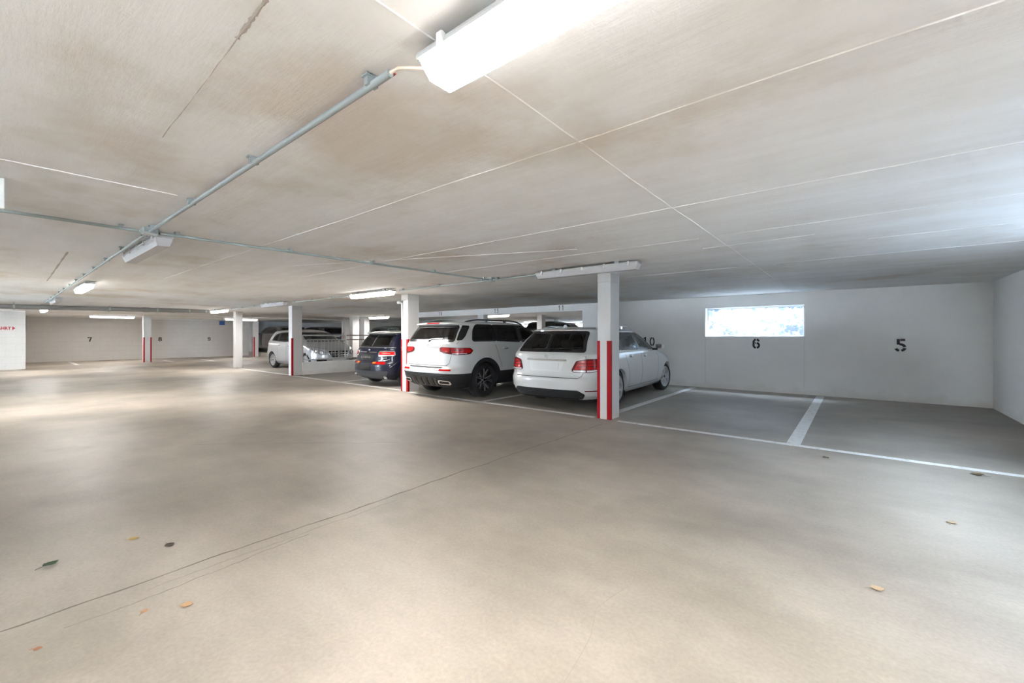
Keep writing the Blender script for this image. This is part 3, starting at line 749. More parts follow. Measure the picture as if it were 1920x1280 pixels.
class Car:
    def __init__(s, label, loc, rz, table, ra, fa, wr, paint, name='estate_car', cell=0.024, group=None, ww=0.225):
        s.T = np.array(table, float); s.root = tag(empty(name, loc, rz), label, 'car', group)
        s.paint = paint; s.ra = ra; s.fa = fa; s.wr = wr; s.ww = ww; s.cell = cell; s.cuts = []; s.L = s.T[:, 2].max()
        s.zmin = s.T[0, 0]; s.zmax = s.T[-1, 0]; s.clad = None
        s.zg = np.linspace(s.zmin, s.zmax, 2601); s.pg = np.stack([pchip(s.T[:, 0], s.T[:, k], s.zg) for k in range(1, 8)], 1); s.rc = {}
    def par(s, z):
        f = (z - s.zmin) / (s.zmax - s.zmin) * 2600; i = min(2599, max(0, int(f))); f -= i
        return s.pg[i] * (1 - f) + s.pg[i + 1] * f
    def ring(s, z):
        z = min(max(z, s.zmin), s.zmax); key = round(z, 4); r = s.rc.get(key)
        if r is None: r = s.rc[key] = s.ring_(z)
        return r
    def ring_(s, z):
        xr, xf, w, Lr, nr, Lf, nf = s.par(z); tot = xf - xr
        k = min(1, .98 * tot / (Lr + Lf)); Lr *= k; Lf *= k
        t = np.linspace(0, 1, 48) ; ph = PI / 2 * (3 * t ** 2 - 2 * t ** 3)
        cr = np.cos(ph); sr = np.sin(ph); cr[-1] = 0; sr[0] = 0
        xa = xr + Lr * (1 - cr ** (2 / nr)); ya = w * sr ** (2 / nr)
        xm = np.linspace(xr + Lr, xf - Lf, 24)[1:-1]; ym = np.full(xm.shape, w)
        xb = xf - Lf * (1 - cr ** (2 / nf)); yb = w * sr ** (2 / nf)
        x = np.concatenate([xa, xm, xb[::-1]]); y = np.concatenate([ya, ym, yb[::-1]])
        y = y * (1 - 0.035 * ((x - s.L / 2) / (s.L / 2)) ** 2)
        a = np.concatenate([[0], np.cumsum(np.hypot(np.diff(x), np.diff(y)))])
        return x, y, a
    def P(s, mode, u, z, sg=1):
        if mode == 'top':
            x, y = u, z
            lo, hi = s.T[0, 0], s.zmax
            for _ in range(22):
                mid = (lo + hi) / 2; X, Y, A = s.ring(mid)
                ok = X[0] < x < X[-1] and np.interp(x, X, Y) > abs(y)
                if ok: lo = mid
                else: hi = mid
            return np.array((x, y, lo))
        X, Y, A = s.ring(z)
        if mode == 'side': return np.array((u, sg * np.interp(u, X, Y), z))
        if mode == 'rear': a = abs(u); return np.array((np.interp(a, A, X), math.copysign(np.interp(a, A, Y), u) if u else 0.0, z))
        if mode == 'front': a = A[-1] - abs(u); return np.array((np.interp(a, A, X), math.copysign(np.interp(a, A, Y), u) if u else 0.0, z))
    def N(s, mode, u, z, sg=1):
        e = 0.006; z0, z1 = (z - e, z + e)
        du = s.P(mode, u + e, z, sg) - s.P(mode, u - e, z, sg); dz = s.P(mode, u, z1, sg) - s.P(mode, u, z0, sg)
        n = np.cross(du, dz); k = np.linalg.norm(n)
        if k < 1e-12: return np.array((0, 0, 1.))
        n /= k
        c = s.P(mode, u, z, sg)
        ref = {'side': (0, sg, 0.2), 'rear': (-1, math.copysign(.6, u) if u else 0, .2), 'front': (1, math.copysign(.6, u) if u else 0, .2), 'top': (0, 0, 1)}[mode]
        return n if np.dot(n, ref) > 0 else -n
    def S(s, mode, u, z, sg, off): return s.P(mode, u, z, sg) + s.N(mode, u, z, sg) * off
    # patch of material lying on the body skin
    def patch(s, name, poly, mode, m, sg=1, off=0.004, res=0.06, skirt=0.012, parent=None):
        o2 = densify(poly, res); n = len(o2); xs = [p[0] for p in o2]; zs = [p[1] for p in o2]
        pts = list(o2); inner = np.array(inset(o2, res * .45))
        gx = np.arange(min(xs) + res / 2, max(xs), res); gz = np.arange(min(zs) + res / 2, max(zs), res)
        if len(gx) and len(gz):
            GX, GZ = np.meshgrid(gx, gz); ins = pip(GX.ravel(), GZ.ravel(), inner)
            pts += [(float(a), float(b)) for a, b, k in zip(GX.ravel(), GZ.ravel(), ins) if k]
        r = delaunay_2d_cdt([Vector(p) for p in pts], [], [list(range(n))], 1, 1e-6)
        v2 = [(p.x, p.y) for p in r[0]]; F = [tuple(f) for f in r[2]]
        V = [s.S(mode, a, b, sg, off) for a, b in v2]; cnt = {}
        for f in F:
            for i in range(3):
                e = (f[i], f[(i + 1) % 3]); cnt[e] = 1
        k = len(V); back = {}
        bd = [e for e in cnt if (e[1], e[0]) not in cnt]
        for a, b in bd:
            for q in (a, b):
                if q not in back:
                    back[q] = len(V); V.append(s.S(mode, *v2[q], sg, off - skirt))
        # make triangles face outward
        A, B, Cc = (np.array(V[i]) for i in F[0]); nn = np.cross(B - A, Cc - A); c2 = v2[F[0][0]]
        flip = np.dot(nn, s.N(mode, *c2, sg)) < 0
        G = [f[::-1] if flip else f for f in F]
        for a, b in bd: G.append((b, a, back[a], back[b]) if not flip else (a, b, back[b], back[a]))
        return obj(name, V, G, m, parent or s.root, True, 35)
    def frame(s, name, poly, mode, m, wd, sg=1, off=0.005, res=0.05, skirt=0.012, parent=None):
        o = densify(poly, res); i_ = inset(o, wd); n = len(o); V = []
        for q in o: V.append(s.S(mode, *q, sg, off - skirt))
        for q in o: V.append(s.S(mode, *q, sg, off))
        for q in i_: V.append(s.S(mode, *q, sg, off))
        for q in i_: V.append(s.S(mode, *q, sg, off - skirt))
        F = []
        for k in range(n):
            j = (k + 1) % n
            for b in range(3): F.append((b * n + k, b * n + j, (b + 1) * n + j, (b + 1) * n + k))
        return obj(name, V, F, m, parent or s.root, True, 35)
    def strip(s, name, pts, wd, mode, m, sg=1, off=0.003, res=0.05, parent=None, closed=False):
        p = densify(pts, res, closed); n = len(p); V = []
        for i in range(n):
            if closed: a = Vector(p[(i + 1) % n]) - Vector(p[i - 1])
            else: a = Vector(p[min(i + 1, n - 1)]) - Vector(p[max(i - 1, 0)])
            a.normalize(); nn = Vector((-a.y, a.x)) * wd / 2
            q1 = (p[i][0] + nn.x, p[i][1] + nn.y); q2 = (p[i][0] - nn.x, p[i][1] - nn.y)
            V += [s.S(mode, *q1, sg, off - .008), s.S(mode, *q1, sg, off), s.S(mode, *q2, sg, off), s.S(mode, *q2, sg, off - .008)]
        F = []
        for i in range(n if closed else n - 1):
            j = (i + 1) % n
            for b in range(3): F.append((i * 4 + b, i * 4 + b + 1, j * 4 + b + 1, j * 4 + b))
        return obj(name, V, F, m, parent or s.root, True, 35)
    def window(s, poly, mode, sg=1, glass='car_glass', wd=0.034, name='window', fm=None, r=0.04):
        poly = rnd(poly, r); s.cuts.append((mode, inset(poly, 0.004), sg))
        f = s.frame(name, poly, mode, fm or M_trim, wd, sg, 0.004)
        s.patch('pane', inset(poly, wd - .004), mode, MATS[glass], sg, 0.002, 0.09, 0.0, parent=f)
        return f
    def body(s, split=None, split_mat=None, split_name='cladding'):
        dense = np.concatenate([np.linspace(s.T[i, 0], s.T[i + 1, 0], 40, endpoint=False) for i in range(len(s.T) - 1)] + [[s.zmax]])
        cols = [pchip(s.T[:, 0], s.T[:, k], dense) for k in (1, 2, 3)]
        ds = np.sqrt(np.diff(dense) ** 2 + np.maximum.reduce([np.abs(np.diff(c)) for c in cols]) ** 2); cum = np.concatenate([[0], np.cumsum(ds)])
        nR = int(cum[-1] / s.cell); zs = np.interp(np.linspace(0, cum[-1], nR), cum, dense)
        if split: zs[np.argmin(np.abs(zs - split))] = split
        per = s.ring(0.6)[2][-1]; nH = int(per / (s.cell * 1.15))
        n = 2 * nH; V = np.zeros((nR, n, 3)); Aa = np.zeros((nR, n)); Af = np.zeros((nR, n))
        for i, z in enumerate(zs):
            X, Y, A = s.ring(z); q = np.linspace(0, A[-1], nH + 1); x = np.interp(q, A, X); y = np.interp(q, A, Y); y[0] = y[-1] = 0
            V[i, :nH + 1, 0] = x; V[i, :nH + 1, 1] = y; V[i, :, 2] = z; Aa[i, :nH + 1] = q; Af[i, :nH + 1] = A[-1] - q
            V[i, nH + 1:, 0] = x[1:-1][::-1]; V[i, nH + 1:, 1] = -y[1:-1][::-1]; Aa[i, nH + 1:] = -q[1:-1][::-1]; Af[i, nH + 1:] = -(A[-1] - q[1:-1][::-1])
        X = V[:, :, 0]; Y = V[:, :, 1]; Z = V[:, :, 2]
        hole = np.zeros((nR, n), int); hid = 1
        kill = np.zeros((nR - 1, n), bool)
        def quad(mask, fn):
            a = mask[:-1]; b = np.roll(a, -1, 1); c = mask[1:]; d = np.roll(c, -1, 1); return fn(a, b, c, d)
        for mode, poly, sg in s.cuts:
            U = {'side': X, 'rear': Aa, 'front': Af}[mode]; ok = pip(U, Z, poly)
            if mode == 'side': ok &= (Y * sg > 0)
            kill |= quad(ok, lambda a, b, c, d: a & b & c & d)
        arch = np.zeros((nR, n), bool)
        for ax in (s.ra, s.fa): arch |= (np.hypot(X - ax, Z - s.wr) < s.wr + s.arch) & (np.abs(Y) > 0.35)
        kill |= quad(arch, lambda a, b, c, d: a | b | c | d)
        idx = np.arange(nR * n).reshape(nR, n)
        a = idx[:-1]; b = np.roll(a, -1, 1); d = idx[1:]; c = np.roll(d, -1, 1)
        F = np.stack([a, b, c, d], -1); keep = ~kill
        zq = (zs[:-1] + zs[1:]) / 2
        VV = V.reshape(-1, 3)
        def emit(name, rows, m, offv=None, parent=None, step=1):
            fs = F[rows][keep[rows]]; used = np.unique(fs); mp = np.full(nR * n, -1); mp[used] = np.arange(len(used))
            vv = VV[used] if offv is None else offv[used]
            me = bpy.data.meshes.new(name); fm = mp[fs]
            if offv is not None: fm = fm[:, ::-1]
            # ring runs rear > left > front > right: seen from above that is clockwise, so reverse
            fm = fm[:, ::-1]
            me.vertices.add(len(vv)); me.vertices.foreach_set('co', vv.astype(np.float32).ravel())
            me.loops.add(fm.size); me.loops.foreach_set('vertex_index', fm.ravel().astype(np.int32))
            me.polygons.add(len(fm)); me.polygons.foreach_set('loop_start', np.arange(0, fm.size, 4, dtype=np.int32)); me.polygons.foreach_set('loop_total', np.full(len(fm), 4, dtype=np.int32))
            me.polygons.foreach_set('use_smooth', np.ones(len(fm), bool)); me.update(calc_edges=True); me.validate()
            me.materials.append(m); o = bpy.data.objects.new(name, me); C.objects.link(o); o.parent = parent or s.root
            return o
        lo = zq < split if split else np.zeros(len(zq), bool)
        hi = zq > s.roofz if s.roofmat else np.zeros(len(zq), bool)
        s.bo = emit('body', ~lo & ~hi, s.paint)
        if s.roofmat: emit('roof', hi, s.roofmat)
        if split: emit(split_name, lo, split_mat)
        # inner lining, 2.5 cm inside the skin
        W = VV.copy(); cx = s.L / 2; W[:, 0] = cx + (W[:, 0] - cx) * 0.985; W[:, 1] *= 0.96; W[:, 2] -= 0.02
        emit('cabin_lining', zq > 0.55, M_lining, W)
        # floor of the body
        fz = s.zmin + .02
        MB().box(s.T[0, 1] + .25, s.T[0, 2] - .25, -.70, .70, s.zmin - .02, fz + .18).build('underbody', M_under, s.root)
        X_, Y_, A_ = s.ring(s.zmin)
        pl = [(x, y) for x, y in zip(X_, Y_)] + [(x, -y) for x, y in list(zip(X_, Y_))[-2:0:-1]]
        sel = [p for p in pl if all(abs(p[0] - ax) > s.wr + .1 for ax in (s.ra, s.fa))]
        r_ = [p for p in sel if p[0] < s.ra]; m_ = [p for p in sel if s.ra < p[0] < s.fa]; f_ = [p for p in sel if p[0] > s.fa]
        for g in (r_, m_, f_):
            if len(g) > 3:
                g = sorted(g, key=lambda p: p[0]); up = [p for p in g if p[1] >= 0]; dn = [p for p in g if p[1] < 0][::-1]
                MB().prism(up + dn, 'z', s.zmin + .01, s.zmin + .03).build('underbody', M_under, s.root)
        # arch lips and liners
        for ax in (s.ra, s.fa):
            for sg in (1, -1):
                R = s.wr + s.arch; a0 = -math.asin(min(.95, (s.wr - s.zmin - .02) / R)); th = np.linspace(a0, PI - a0, 30)
                V2 = []
                for t in th:
                    for rr, of, io in ((R - .012, .0, .07), (R - .012, .004, 0), (R + .012, s.lipo, 0), (R + s.lipw, s.lipo * .8, 0), (R + s.lipw, -.006, 0)):
                        x = ax + rr * math.cos(t); z = max(s.zmin + .002, s.wr + rr * math.sin(t)); p = s.S('side', x, z, sg, of); p[1] -= sg * io; V2.append(p)
                Fq = []
                for i in range(len(th) - 1):
                    for b in range(4): Fq.append((i * 5 + b, i * 5 + b + 1, i * 5 + b + 6, i * 5 + b + 5))
                obj('wheel_arch', V2, Fq, s.lipm or s.paint, s.root, True, 40)
                mb = MB(); m = 14; yo = sg * (s.par(s.wr)[2] - .03); yi = sg * .5
                vv = []
                for i in range(m + 1):
                    t = -.45 + (PI + .9) * i / m; vv += [(ax + (R + .005) * math.cos(t), yo, s.wr + (R + .005) * math.sin(t)), (ax + (R + .005) * math.cos(t), yi, s.wr + (R + .005) * math.sin(t))]
                vv.append((ax, yi, s.wr))
                mb.add(vv, [(2 * i, 2 * i + 2, 2 * i + 3, 2 * i + 1) for i in range(m)] + [(2 * i + 1, 2 * i + 3, len(vv) - 1) for i in range(m)])
                mb.build('arch_liner', M_under, s.root)
    roofmat = None; roofz = 9; arch = 0.045; lipo = 0.008; lipw = 0.03; lipm = None
    def wheels(s, style='alloy', track=None, steer=0.0, rim=0.70, rm=None):
        R = s.wr; w2 = s.ww / 2; rr = R * rim
        tp = [(rr - .01, -w2 * .8), (rr + .02, -w2 * .92), (R * .88, -w2), (R * .96, -w2 * .86), (R, -w2 * .6), (R, -w2 * .25), (R - .008, -w2 * .22), (R - .008, -w2 * .18), (R, -w2 * .15), (R, w2 * .15), (R - .008, w2 * .18), (R - .008, w2 * .22), (R, w2 * .25), (R, w2 * .6), (R * .96, w2 * .86), (R * .88, w2), (rr + .02, w2 * .92), (rr - .01, w2 * .8)]
        tm = MB().lathe(tp, 40); tyre = bpy.data.meshes.new('wheel'); tyre.from_pydata(tm.v, [], tm.f); tyre.materials.append(M_rubber)
        tyre.polygons.foreach_set('use_smooth', [True] * len(tyre.polygons)); tyre.set_sharp_from_angle(angle=math.radians(40))
        # outer side of the wheel is -y in wheel space
        lip = MB().lathe([(rr + .012, -w2 * .93), (rr + .004, -w2 * .98), (rr - .012, -w2 * .93), (rr - .025, -w2 * .5), (rr - .03, w2 * .8), (rr + .004, w2 * .8)], 40)
        rimm = bpy.data.meshes.new('rim'); rimm.from_pydata(lip.v, [], lip.f); rimm.materials.append(rm or M_alu); rimm.polygons.foreach_set('use_smooth', [True] * len(rimm.polygons)); rimm.set_sharp_from_angle(angle=math.radians(40))
        sp = MB(); sp2 = MB(); y0 = -w2 * .84; n = {'five': 5, 'ten': 10, 'star': 5}[style if style in ('five', 'ten', 'star') else 'ten']
        def spoke(mb, a, da, wd, yo, dep):
            r0, r1 = rr * .16, rr - .012
            pts = []
            for r, ww_, aa, yy in ((r0, wd * 1.2, a, yo + .012), (rr * .6, wd, a + da * .6, yo + .004), (r1, wd * .95, a + da, yo)):
                c, s_ = math.cos(aa), math.sin(aa); tx, tz = -s_, c
                for k in (-1, 1): pts.append((r * c + tx * ww_ / 2 * k, yy, r * s_ + tz * ww_ / 2 * k)); pts.append((r * c + tx * ww_ * .7 * k, yy + dep, r * s_ + tz * ww_ * .7 * k))
            f = []
            for i in range(2):
                b = i * 4; f += [(b, b + 2, b + 6, b + 4), (b, b + 4, b + 5, b + 1), (b + 2, b + 3, b + 7, b + 6)]
            mb.add(pts, f)
        for i in range(n):
            a = PI / 2 + 2 * PI * i / n
            if n == 5:
                for d in (-.17, .17):
                    spoke(sp, a + d * .4, d * 1.15, .030, y0, .022)
                    if style == 'star': spoke(sp2, a + d * .4, d * 1.15, .015, y0 - .003, .004)
            else: spoke(sp, a, 0, .024, y0, .022)
        sp.lathe([(0, y0 + .006), (rr * .14, y0 + .006), (rr * .2, y0 + .016), (rr * .2, y0 + .05)], 20)
        spm = bpy.data.meshes.new('spokes'); spm.from_pydata(sp.v, [], sp.f); spm.materials.append(M_alu)
        spm2 = None
        if sp2.v: spm2 = bpy.data.meshes.new('spoke_inlay'); spm2.from_pydata(sp2.v, [], sp2.f); spm2.materials.append(M_trim)
        bk = MB().lathe([(0, -.0), (rr - .03, -.0)], 32); bkm = bpy.data.meshes.new('brake_disc'); bkm.from_pydata(bk.v, [], bk.f); bkm.materials.append(M_under)
        cp = MB().lathe([(0, y0 - .002), (rr * .11, y0 - .002), (rr * .12, y0 + .01)], 16); cpm = bpy.data.meshes.new('hub_cap'); cpm.from_pydata(cp.v, [], cp.f); cpm.materials.append(M_trim)
        for ax in (s.ra, s.fa):
            y = track or (s.par(s.wr)[2] - w2 - .012)
            for sg in (-1, 1):
                rot = (0, random.uniform(0, 1), (0 if sg < 0 else PI) + (steer if ax == s.fa else 0))
                wv = link('wheel', tyre, s.root, (ax, sg * y, R), rot)
                for nm, me in (('rim', rimm), ('spokes', spm), ('brake_disc', bkm), ('hub_cap', cpm), ('spoke_inlay', spm2)):
                    if me: link(nm, me, wv)
    def seats(s, rows, z=0.55, ys=(-.37, .37), top=1.08):
        for x in rows:
            for y in ys:
                mb = MB(); mb.cbox(x, x + .5, y - .25, y + .25, z - .2, z, .04)
                k = len(mb.v); mb.cbox(x - .12, x + .06, y - .25, y + .25, z - .1, top - .1, .05); mb.cbox(x - .10, x + .02, y - .13, y + .13, top - .05, top + .13, .04)
                mb.box(x - .05, x - .03, y - .06, y - .04, top - .12, top); mb.box(x - .05, x - .03, y + .04, y + .06, top - .12, top)
                mb.build('seat', M_seat, s.root, True, 30)
    def lozenge(s, name, mode, u, z, sg, lu, lz, out, m, taper=0.6, parent=None):
        # small raised pad following the skin: handles, badges, mirrors' bases
        V = []; n = 16
        for r, o in ((1.0, -.004), (1.0, out * .5), (taper, out), (0.02, out)):
            for k in range(n):
                t = 2 * PI * k / n; c_ = math.copysign(abs(math.cos(t)) ** .6, math.cos(t)); s_ = math.copysign(abs(math.sin(t)) ** .6, math.sin(t))
                V.append(s.S(mode, u + lu * r * c_, z + lz * r * s_, sg, o))
        F = [(b * n + k, b * n + (k + 1) % n, (b + 1) * n + (k + 1) % n, (b + 1) * n + k) for b in range(3) for k in range(n)]
        return obj(name, V, F, m, parent or s.root, True, 50)
    def handle(s, x, z, sg, m):
        h = s.lozenge('door_handle', 'side', x, z - .004, sg, .075, .026, .003, M_gap, .95)
        V = []; n = 10
        for i in range(n + 1):
            t = i / n; xx = x - .1 + .2 * t; o = .006 + .032 * math.sin(PI * t) ** .5
            for dz, oo in ((-.013, o - .012), (-.013, o), (.013, o), (.013, o - .012)): V.append(s.S('side', xx, z + dz, sg, oo))
        F = [(i * 4 + b, i * 4 + (b + 1) % 4, i * 4 + 4 + (b + 1) % 4, i * 4 + 4 + b) for i in range(n) for b in range(4)] + [(0, 1, 2, 3), (4 * n, 4 * n + 1, 4 * n + 2, 4 * n + 3)]
        obj('grip', V, F, m, h, True, 40)
    def mirror(s, x, z, m, lit=None):
        for sg in (1, -1):
            p = s.P('side', x, z, sg); mb = MB(); n = 12; k = 7
            V = []
            for i in range(k):
                t = i / (k - 1); r = math.sin(PI * (.08 + .84 * t)) ** .5
                for j in range(n):
                    a = 2 * PI * j / n; V.append((x + .03 - .09 * math.cos(a) * r * (.75 if math.cos(a) > 0 else 1) + .05 * (1 - t), p[1] + sg * (.05 + .17 * t), z + .075 + .064 * math.sin(a) * r))
            F = [(i * n + j, i * n + (j + 1) % n, (i + 1) * n + (j + 1) % n, (i + 1) * n + j) for i in range(k - 1) for j in range(n)] + [tuple(range(n)), tuple((k - 1) * n + j for j in range(n))]
            o = obj('mirror', V, F, m, s.root, True, 60)
            MB().box(x - .02, x + .06, min(p[1] - sg * .03, p[1] + sg * .09), max(p[1] - sg * .03, p[1] + sg * .09), z - .01, z + .03).build('mirror_foot', M_trim, o)
            MB().box(x - .062, x - .058, min(p[1] + sg * .08, p[1] + sg * .20), max(p[1] + sg * .08, p[1] + sg * .20), z + .035, z + .115).build('mirror_glass', M_chrome, o)
    def roof_rail(s, x0, x1, y, m, h=0.045, r=0.014):
        for sg in (1, -1):
            pts = []; n = 16
            for i in range(n + 1):
                t = i / n; x = x0 + (x1 - x0) * t; yy = y - .05 * max(0, t - .6); z = s.P('top', x, yy, 0)[2] if False else s.P('top', x, yy)[2]
                pts.append((x, sg * yy, z + h * min(1, 6 * t, 6 * (1 - t)) + .002))
            o = MB().tube(pts, r, 8).build('roof_rail', m, s.root, True, 60)
            for t in (.33, .66):
                i = int(t * n); p = pts[i]; MB().box(p[0] - .04, p[0] + .04, p[1] - .012, p[1] + .012, p[2] - h, p[2]).build('rail_foot', m, o)
    def star(s, mode, u, z, r, m, off=.012, parent=None):
        # ring emblem with three inner spokes, laid on the skin
        n = 24; V = []; F = []
        for k in range(n):
            a = 2 * PI * k / n
            for rr, o in ((r, 0), (r, off), (r * .88, off), (r * .88, 0)): V.append(s.S(mode, u + rr * math.cos(a), z + rr * math.sin(a), 1, o))
        for k in range(n):
            j = (k + 1) % n
            for b in range(3): F.append((k * 4 + b, k * 4 + b + 1, j * 4 + b + 1, j * 4 + b))
        for q in range(3):
            a = PI / 2 + 2 * PI * q / 3; b = len(V)
            for da, rr in ((0, r * .9), (.55, r * .16), (-.55, r * .16)):
                pass
            tip = (u + r * .9 * math.cos(a), z + r * .9 * math.sin(a)); l_ = (u + r * .17 * math.cos(a + 1.05), z + r * .17 * math.sin(a + 1.05)); r_ = (u + r * .17 * math.cos(a - 1.05), z + r * .17 * math.sin(a - 1.05))
            for p in (tip, l_, (u, z), r_): V.append(s.S(mode, *p, 1, off + (.004 if p == (u, z) else 0)))
            F += [(b, b + 1, b + 2), (b, b + 2, b + 3)]
        return obj('emblem', V, F, m, parent or s.root)
    def lettering(s, txt, mode, u, z, size, m, name='badge_lettering', sx=1.0, space=1.0, sign=-1):
        # rear view: reading direction runs towards -u (car's left is the viewer's left)
        p = s.P(mode, u, z); n_ = Vector(s.N(mode, u, z)); e = .05
        r = Vector(s.P(mode, u + sign * e, z) - s.P(mode, u - sign * e, z)).normalized(); upv = n_.cross(r)
        o = p + np.array(n_) * .004
        return text_mesh(txt, size, m, name, s.root, tuple(o), r, upv, .0015, sx, 'CENTER', space)

def place(rx, ry, rz, ra, hx):
    # root position so that the rear axle stands over (rx, ry)
    return (rx - ra * math.cos(hx), ry - ra * math.sin(hx), rz)

TAB_E = [(.20, .14, 4.70, .80, .60, 3, .9, 2.4), (.28, .05, 4.83, .87, .60, 3, .9, 2.4), (.40, .01, 4.90, .915, .58, 3, .9, 2.4), (.53, .0, 4.91, .926, .58, 3, .9, 2.4), (.57, .02, 4.91, .927, .58, 3, .9, 2.4),
         (.60, .045, 4.90, .927, .56, 3, .9, 2.4), (.75, .07, 4.82, .920, .55, 3, .9, 2.5), (.82, .08, 4.62, .912, .54, 3, .9, 2.8), (.90, .10, 4.22, .897, .5, 3.2, .8, 3), (.965, .13, 3.82, .880, .45, 3.4, .6, 3),
         (1.0, .17, 3.63, .858, .42, 3.6, .5, 2.8), (1.20, .35, 3.24, .765, .38, 4, .46, 2.6), (1.36, .52, 2.88, .675, .36, 4, .45, 2.6), (1.385, .50, 2.80, .655, .36, 4, .45, 2.6), (1.41, .54, 2.70, .61, .36, 3.6, .45, 2.6),
         (1.44, .78, 2.52, .50, .4, 3, .45, 2.4), (1.46, 1.15, 2.34, .36, .4, 2.6, .4, 2.3), (1.472, 1.5, 2.15, .19, .3, 2.4, .3, 2.2), (1.475, 1.7, 2.0, .001, .1, 2, .1, 2)]
TAB_G = [(.24, .16, 4.48, .80, .5, 3.2, .7, 2.8), (.32, .06, 4.57, .87, .5, 3.2, .7, 2.8), (.45, .01, 4.62, .905, .48, 3.4, .7, 2.8), (.58, .0, 4.634, .915, .48, 3.4, .7, 2.8), (.63, .03, 4.634, .917, .46, 3.4, .7, 2.8),
         (.67, .075, 4.63, .917, .44, 3.4, .7, 2.8), (.85, .085, 4.58, .912, .42, 3.5, .7, 2.9), (.97, .095, 4.48, .905, .40, 3.6, .7, 3), (1.05, .11, 4.20, .897, .38, 3.8, .65, 3.2), (1.11, .13, 3.75, .885, .36, 4, .55, 3),
         (1.15, .155, 3.48, .868, .35, 4.2, .5, 2.8), (1.35, .27, 3.12, .80, .34, 4.4, .46, 2.6), (1.50, .36, 2.82, .735, .33, 4.4, .45, 2.6), (1.53, .27, 2.73, .715, .33, 4.2, .45, 2.6), (1.56, .30, 2.60, .67, .34, 3.8, .45, 2.6),
         (1.59, .52, 2.42, .57, .38, 3.2, .45, 2.4), (1.612, .95, 2.25, .40, .4, 2.6, .4, 2.3), (1.623, 1.4, 2.1, .2, .3, 2.4, .3, 2.2), (1.627, 1.6, 1.95, .001, .1, 2, .1, 2)]
TAB_M = [(.19, .14, 4.05, .76, .5, 3, .8, 2.4), (.28, .05, 4.18, .85, .5, 3, .8, 2.4), (.42, .0, 4.24, .892, .5, 2.9, .8, 2.4), (.55, .0, 4.253, .90, .5, 2.9, .8, 2.4), (.60, .03, 4.253, .90, .48, 3, .8, 2.4),
         (.64, .075, 4.25, .899, .46, 3, .8, 2.4), (.78, .09, 4.22, .893, .44, 3, .8, 2.5), (.86, .11, 4.05, .885, .42, 3, .75, 2.7), (.94, .14, 3.62, .870, .40, 3.2, .65, 3), (.985, .18, 3.32, .853, .38, 3.4, .55, 3),
         (1.02, .21, 3.18, .835, .36, 3.6, .5, 2.8), (1.2, .33, 2.92, .77, .34, 3.8, .46, 2.6), (1.33, .43, 2.70, .71, .33, 3.8, .45, 2.6), (1.36, .33, 2.62, .69, .33, 3.6, .45, 2.6), (1.385, .38, 2.50, .635, .34, 3.4, .45, 2.6),
         (1.415, .75, 2.25, .50, .4, 2.8, .4, 2.3), (1.432, 1.1, 2.05, .32, .35, 2.5, .35, 2.2), (1.44, 1.4, 1.8, .001, .1, 2, .1, 2)]
TAB_B = [(.19, .10, 4.20, .77, .5, 3, .85, 2.4), (.30, .02, 4.31, .86, .5, 3, .85, 2.4), (.45, .0, 4.36, .886, .5, 3, .85, 2.4), (.58, .02, 4.355, .893, .48, 3, .85, 2.4), (.75, .05, 4.29, .89, .46, 3, .85, 2.5),
         (.86, .06, 4.10, .88, .45, 3, .85, 2.8), (.95, .08, 3.80, .866, .42, 3.2, .75, 3), (1.02, .10, 3.50, .848, .40, 3.4, .6, 3), (1.06, .13, 3.36, .83, .38, 3.6, .5, 2.8), (1.25, .26, 2.98, .762, .36, 3.8, .46, 2.6),
         (1.41, .38, 2.62, .69, .34, 3.8, .45, 2.6), (1.45, .40, 2.50, .655, .34, 3.6, .45, 2.6), (1.48, .50, 2.36, .59, .36, 3.2, .45, 2.5), (1.51, .80, 2.15, .46, .4, 2.8, .4, 2.3), (1.535, 1.15, 1.95, .28, .35, 2.5, .35, 2.2), (1.545, 1.4, 1.7, .001, .1, 2, .1, 2)]

def mirrorp(p): return [(-a, b) for a, b in p]

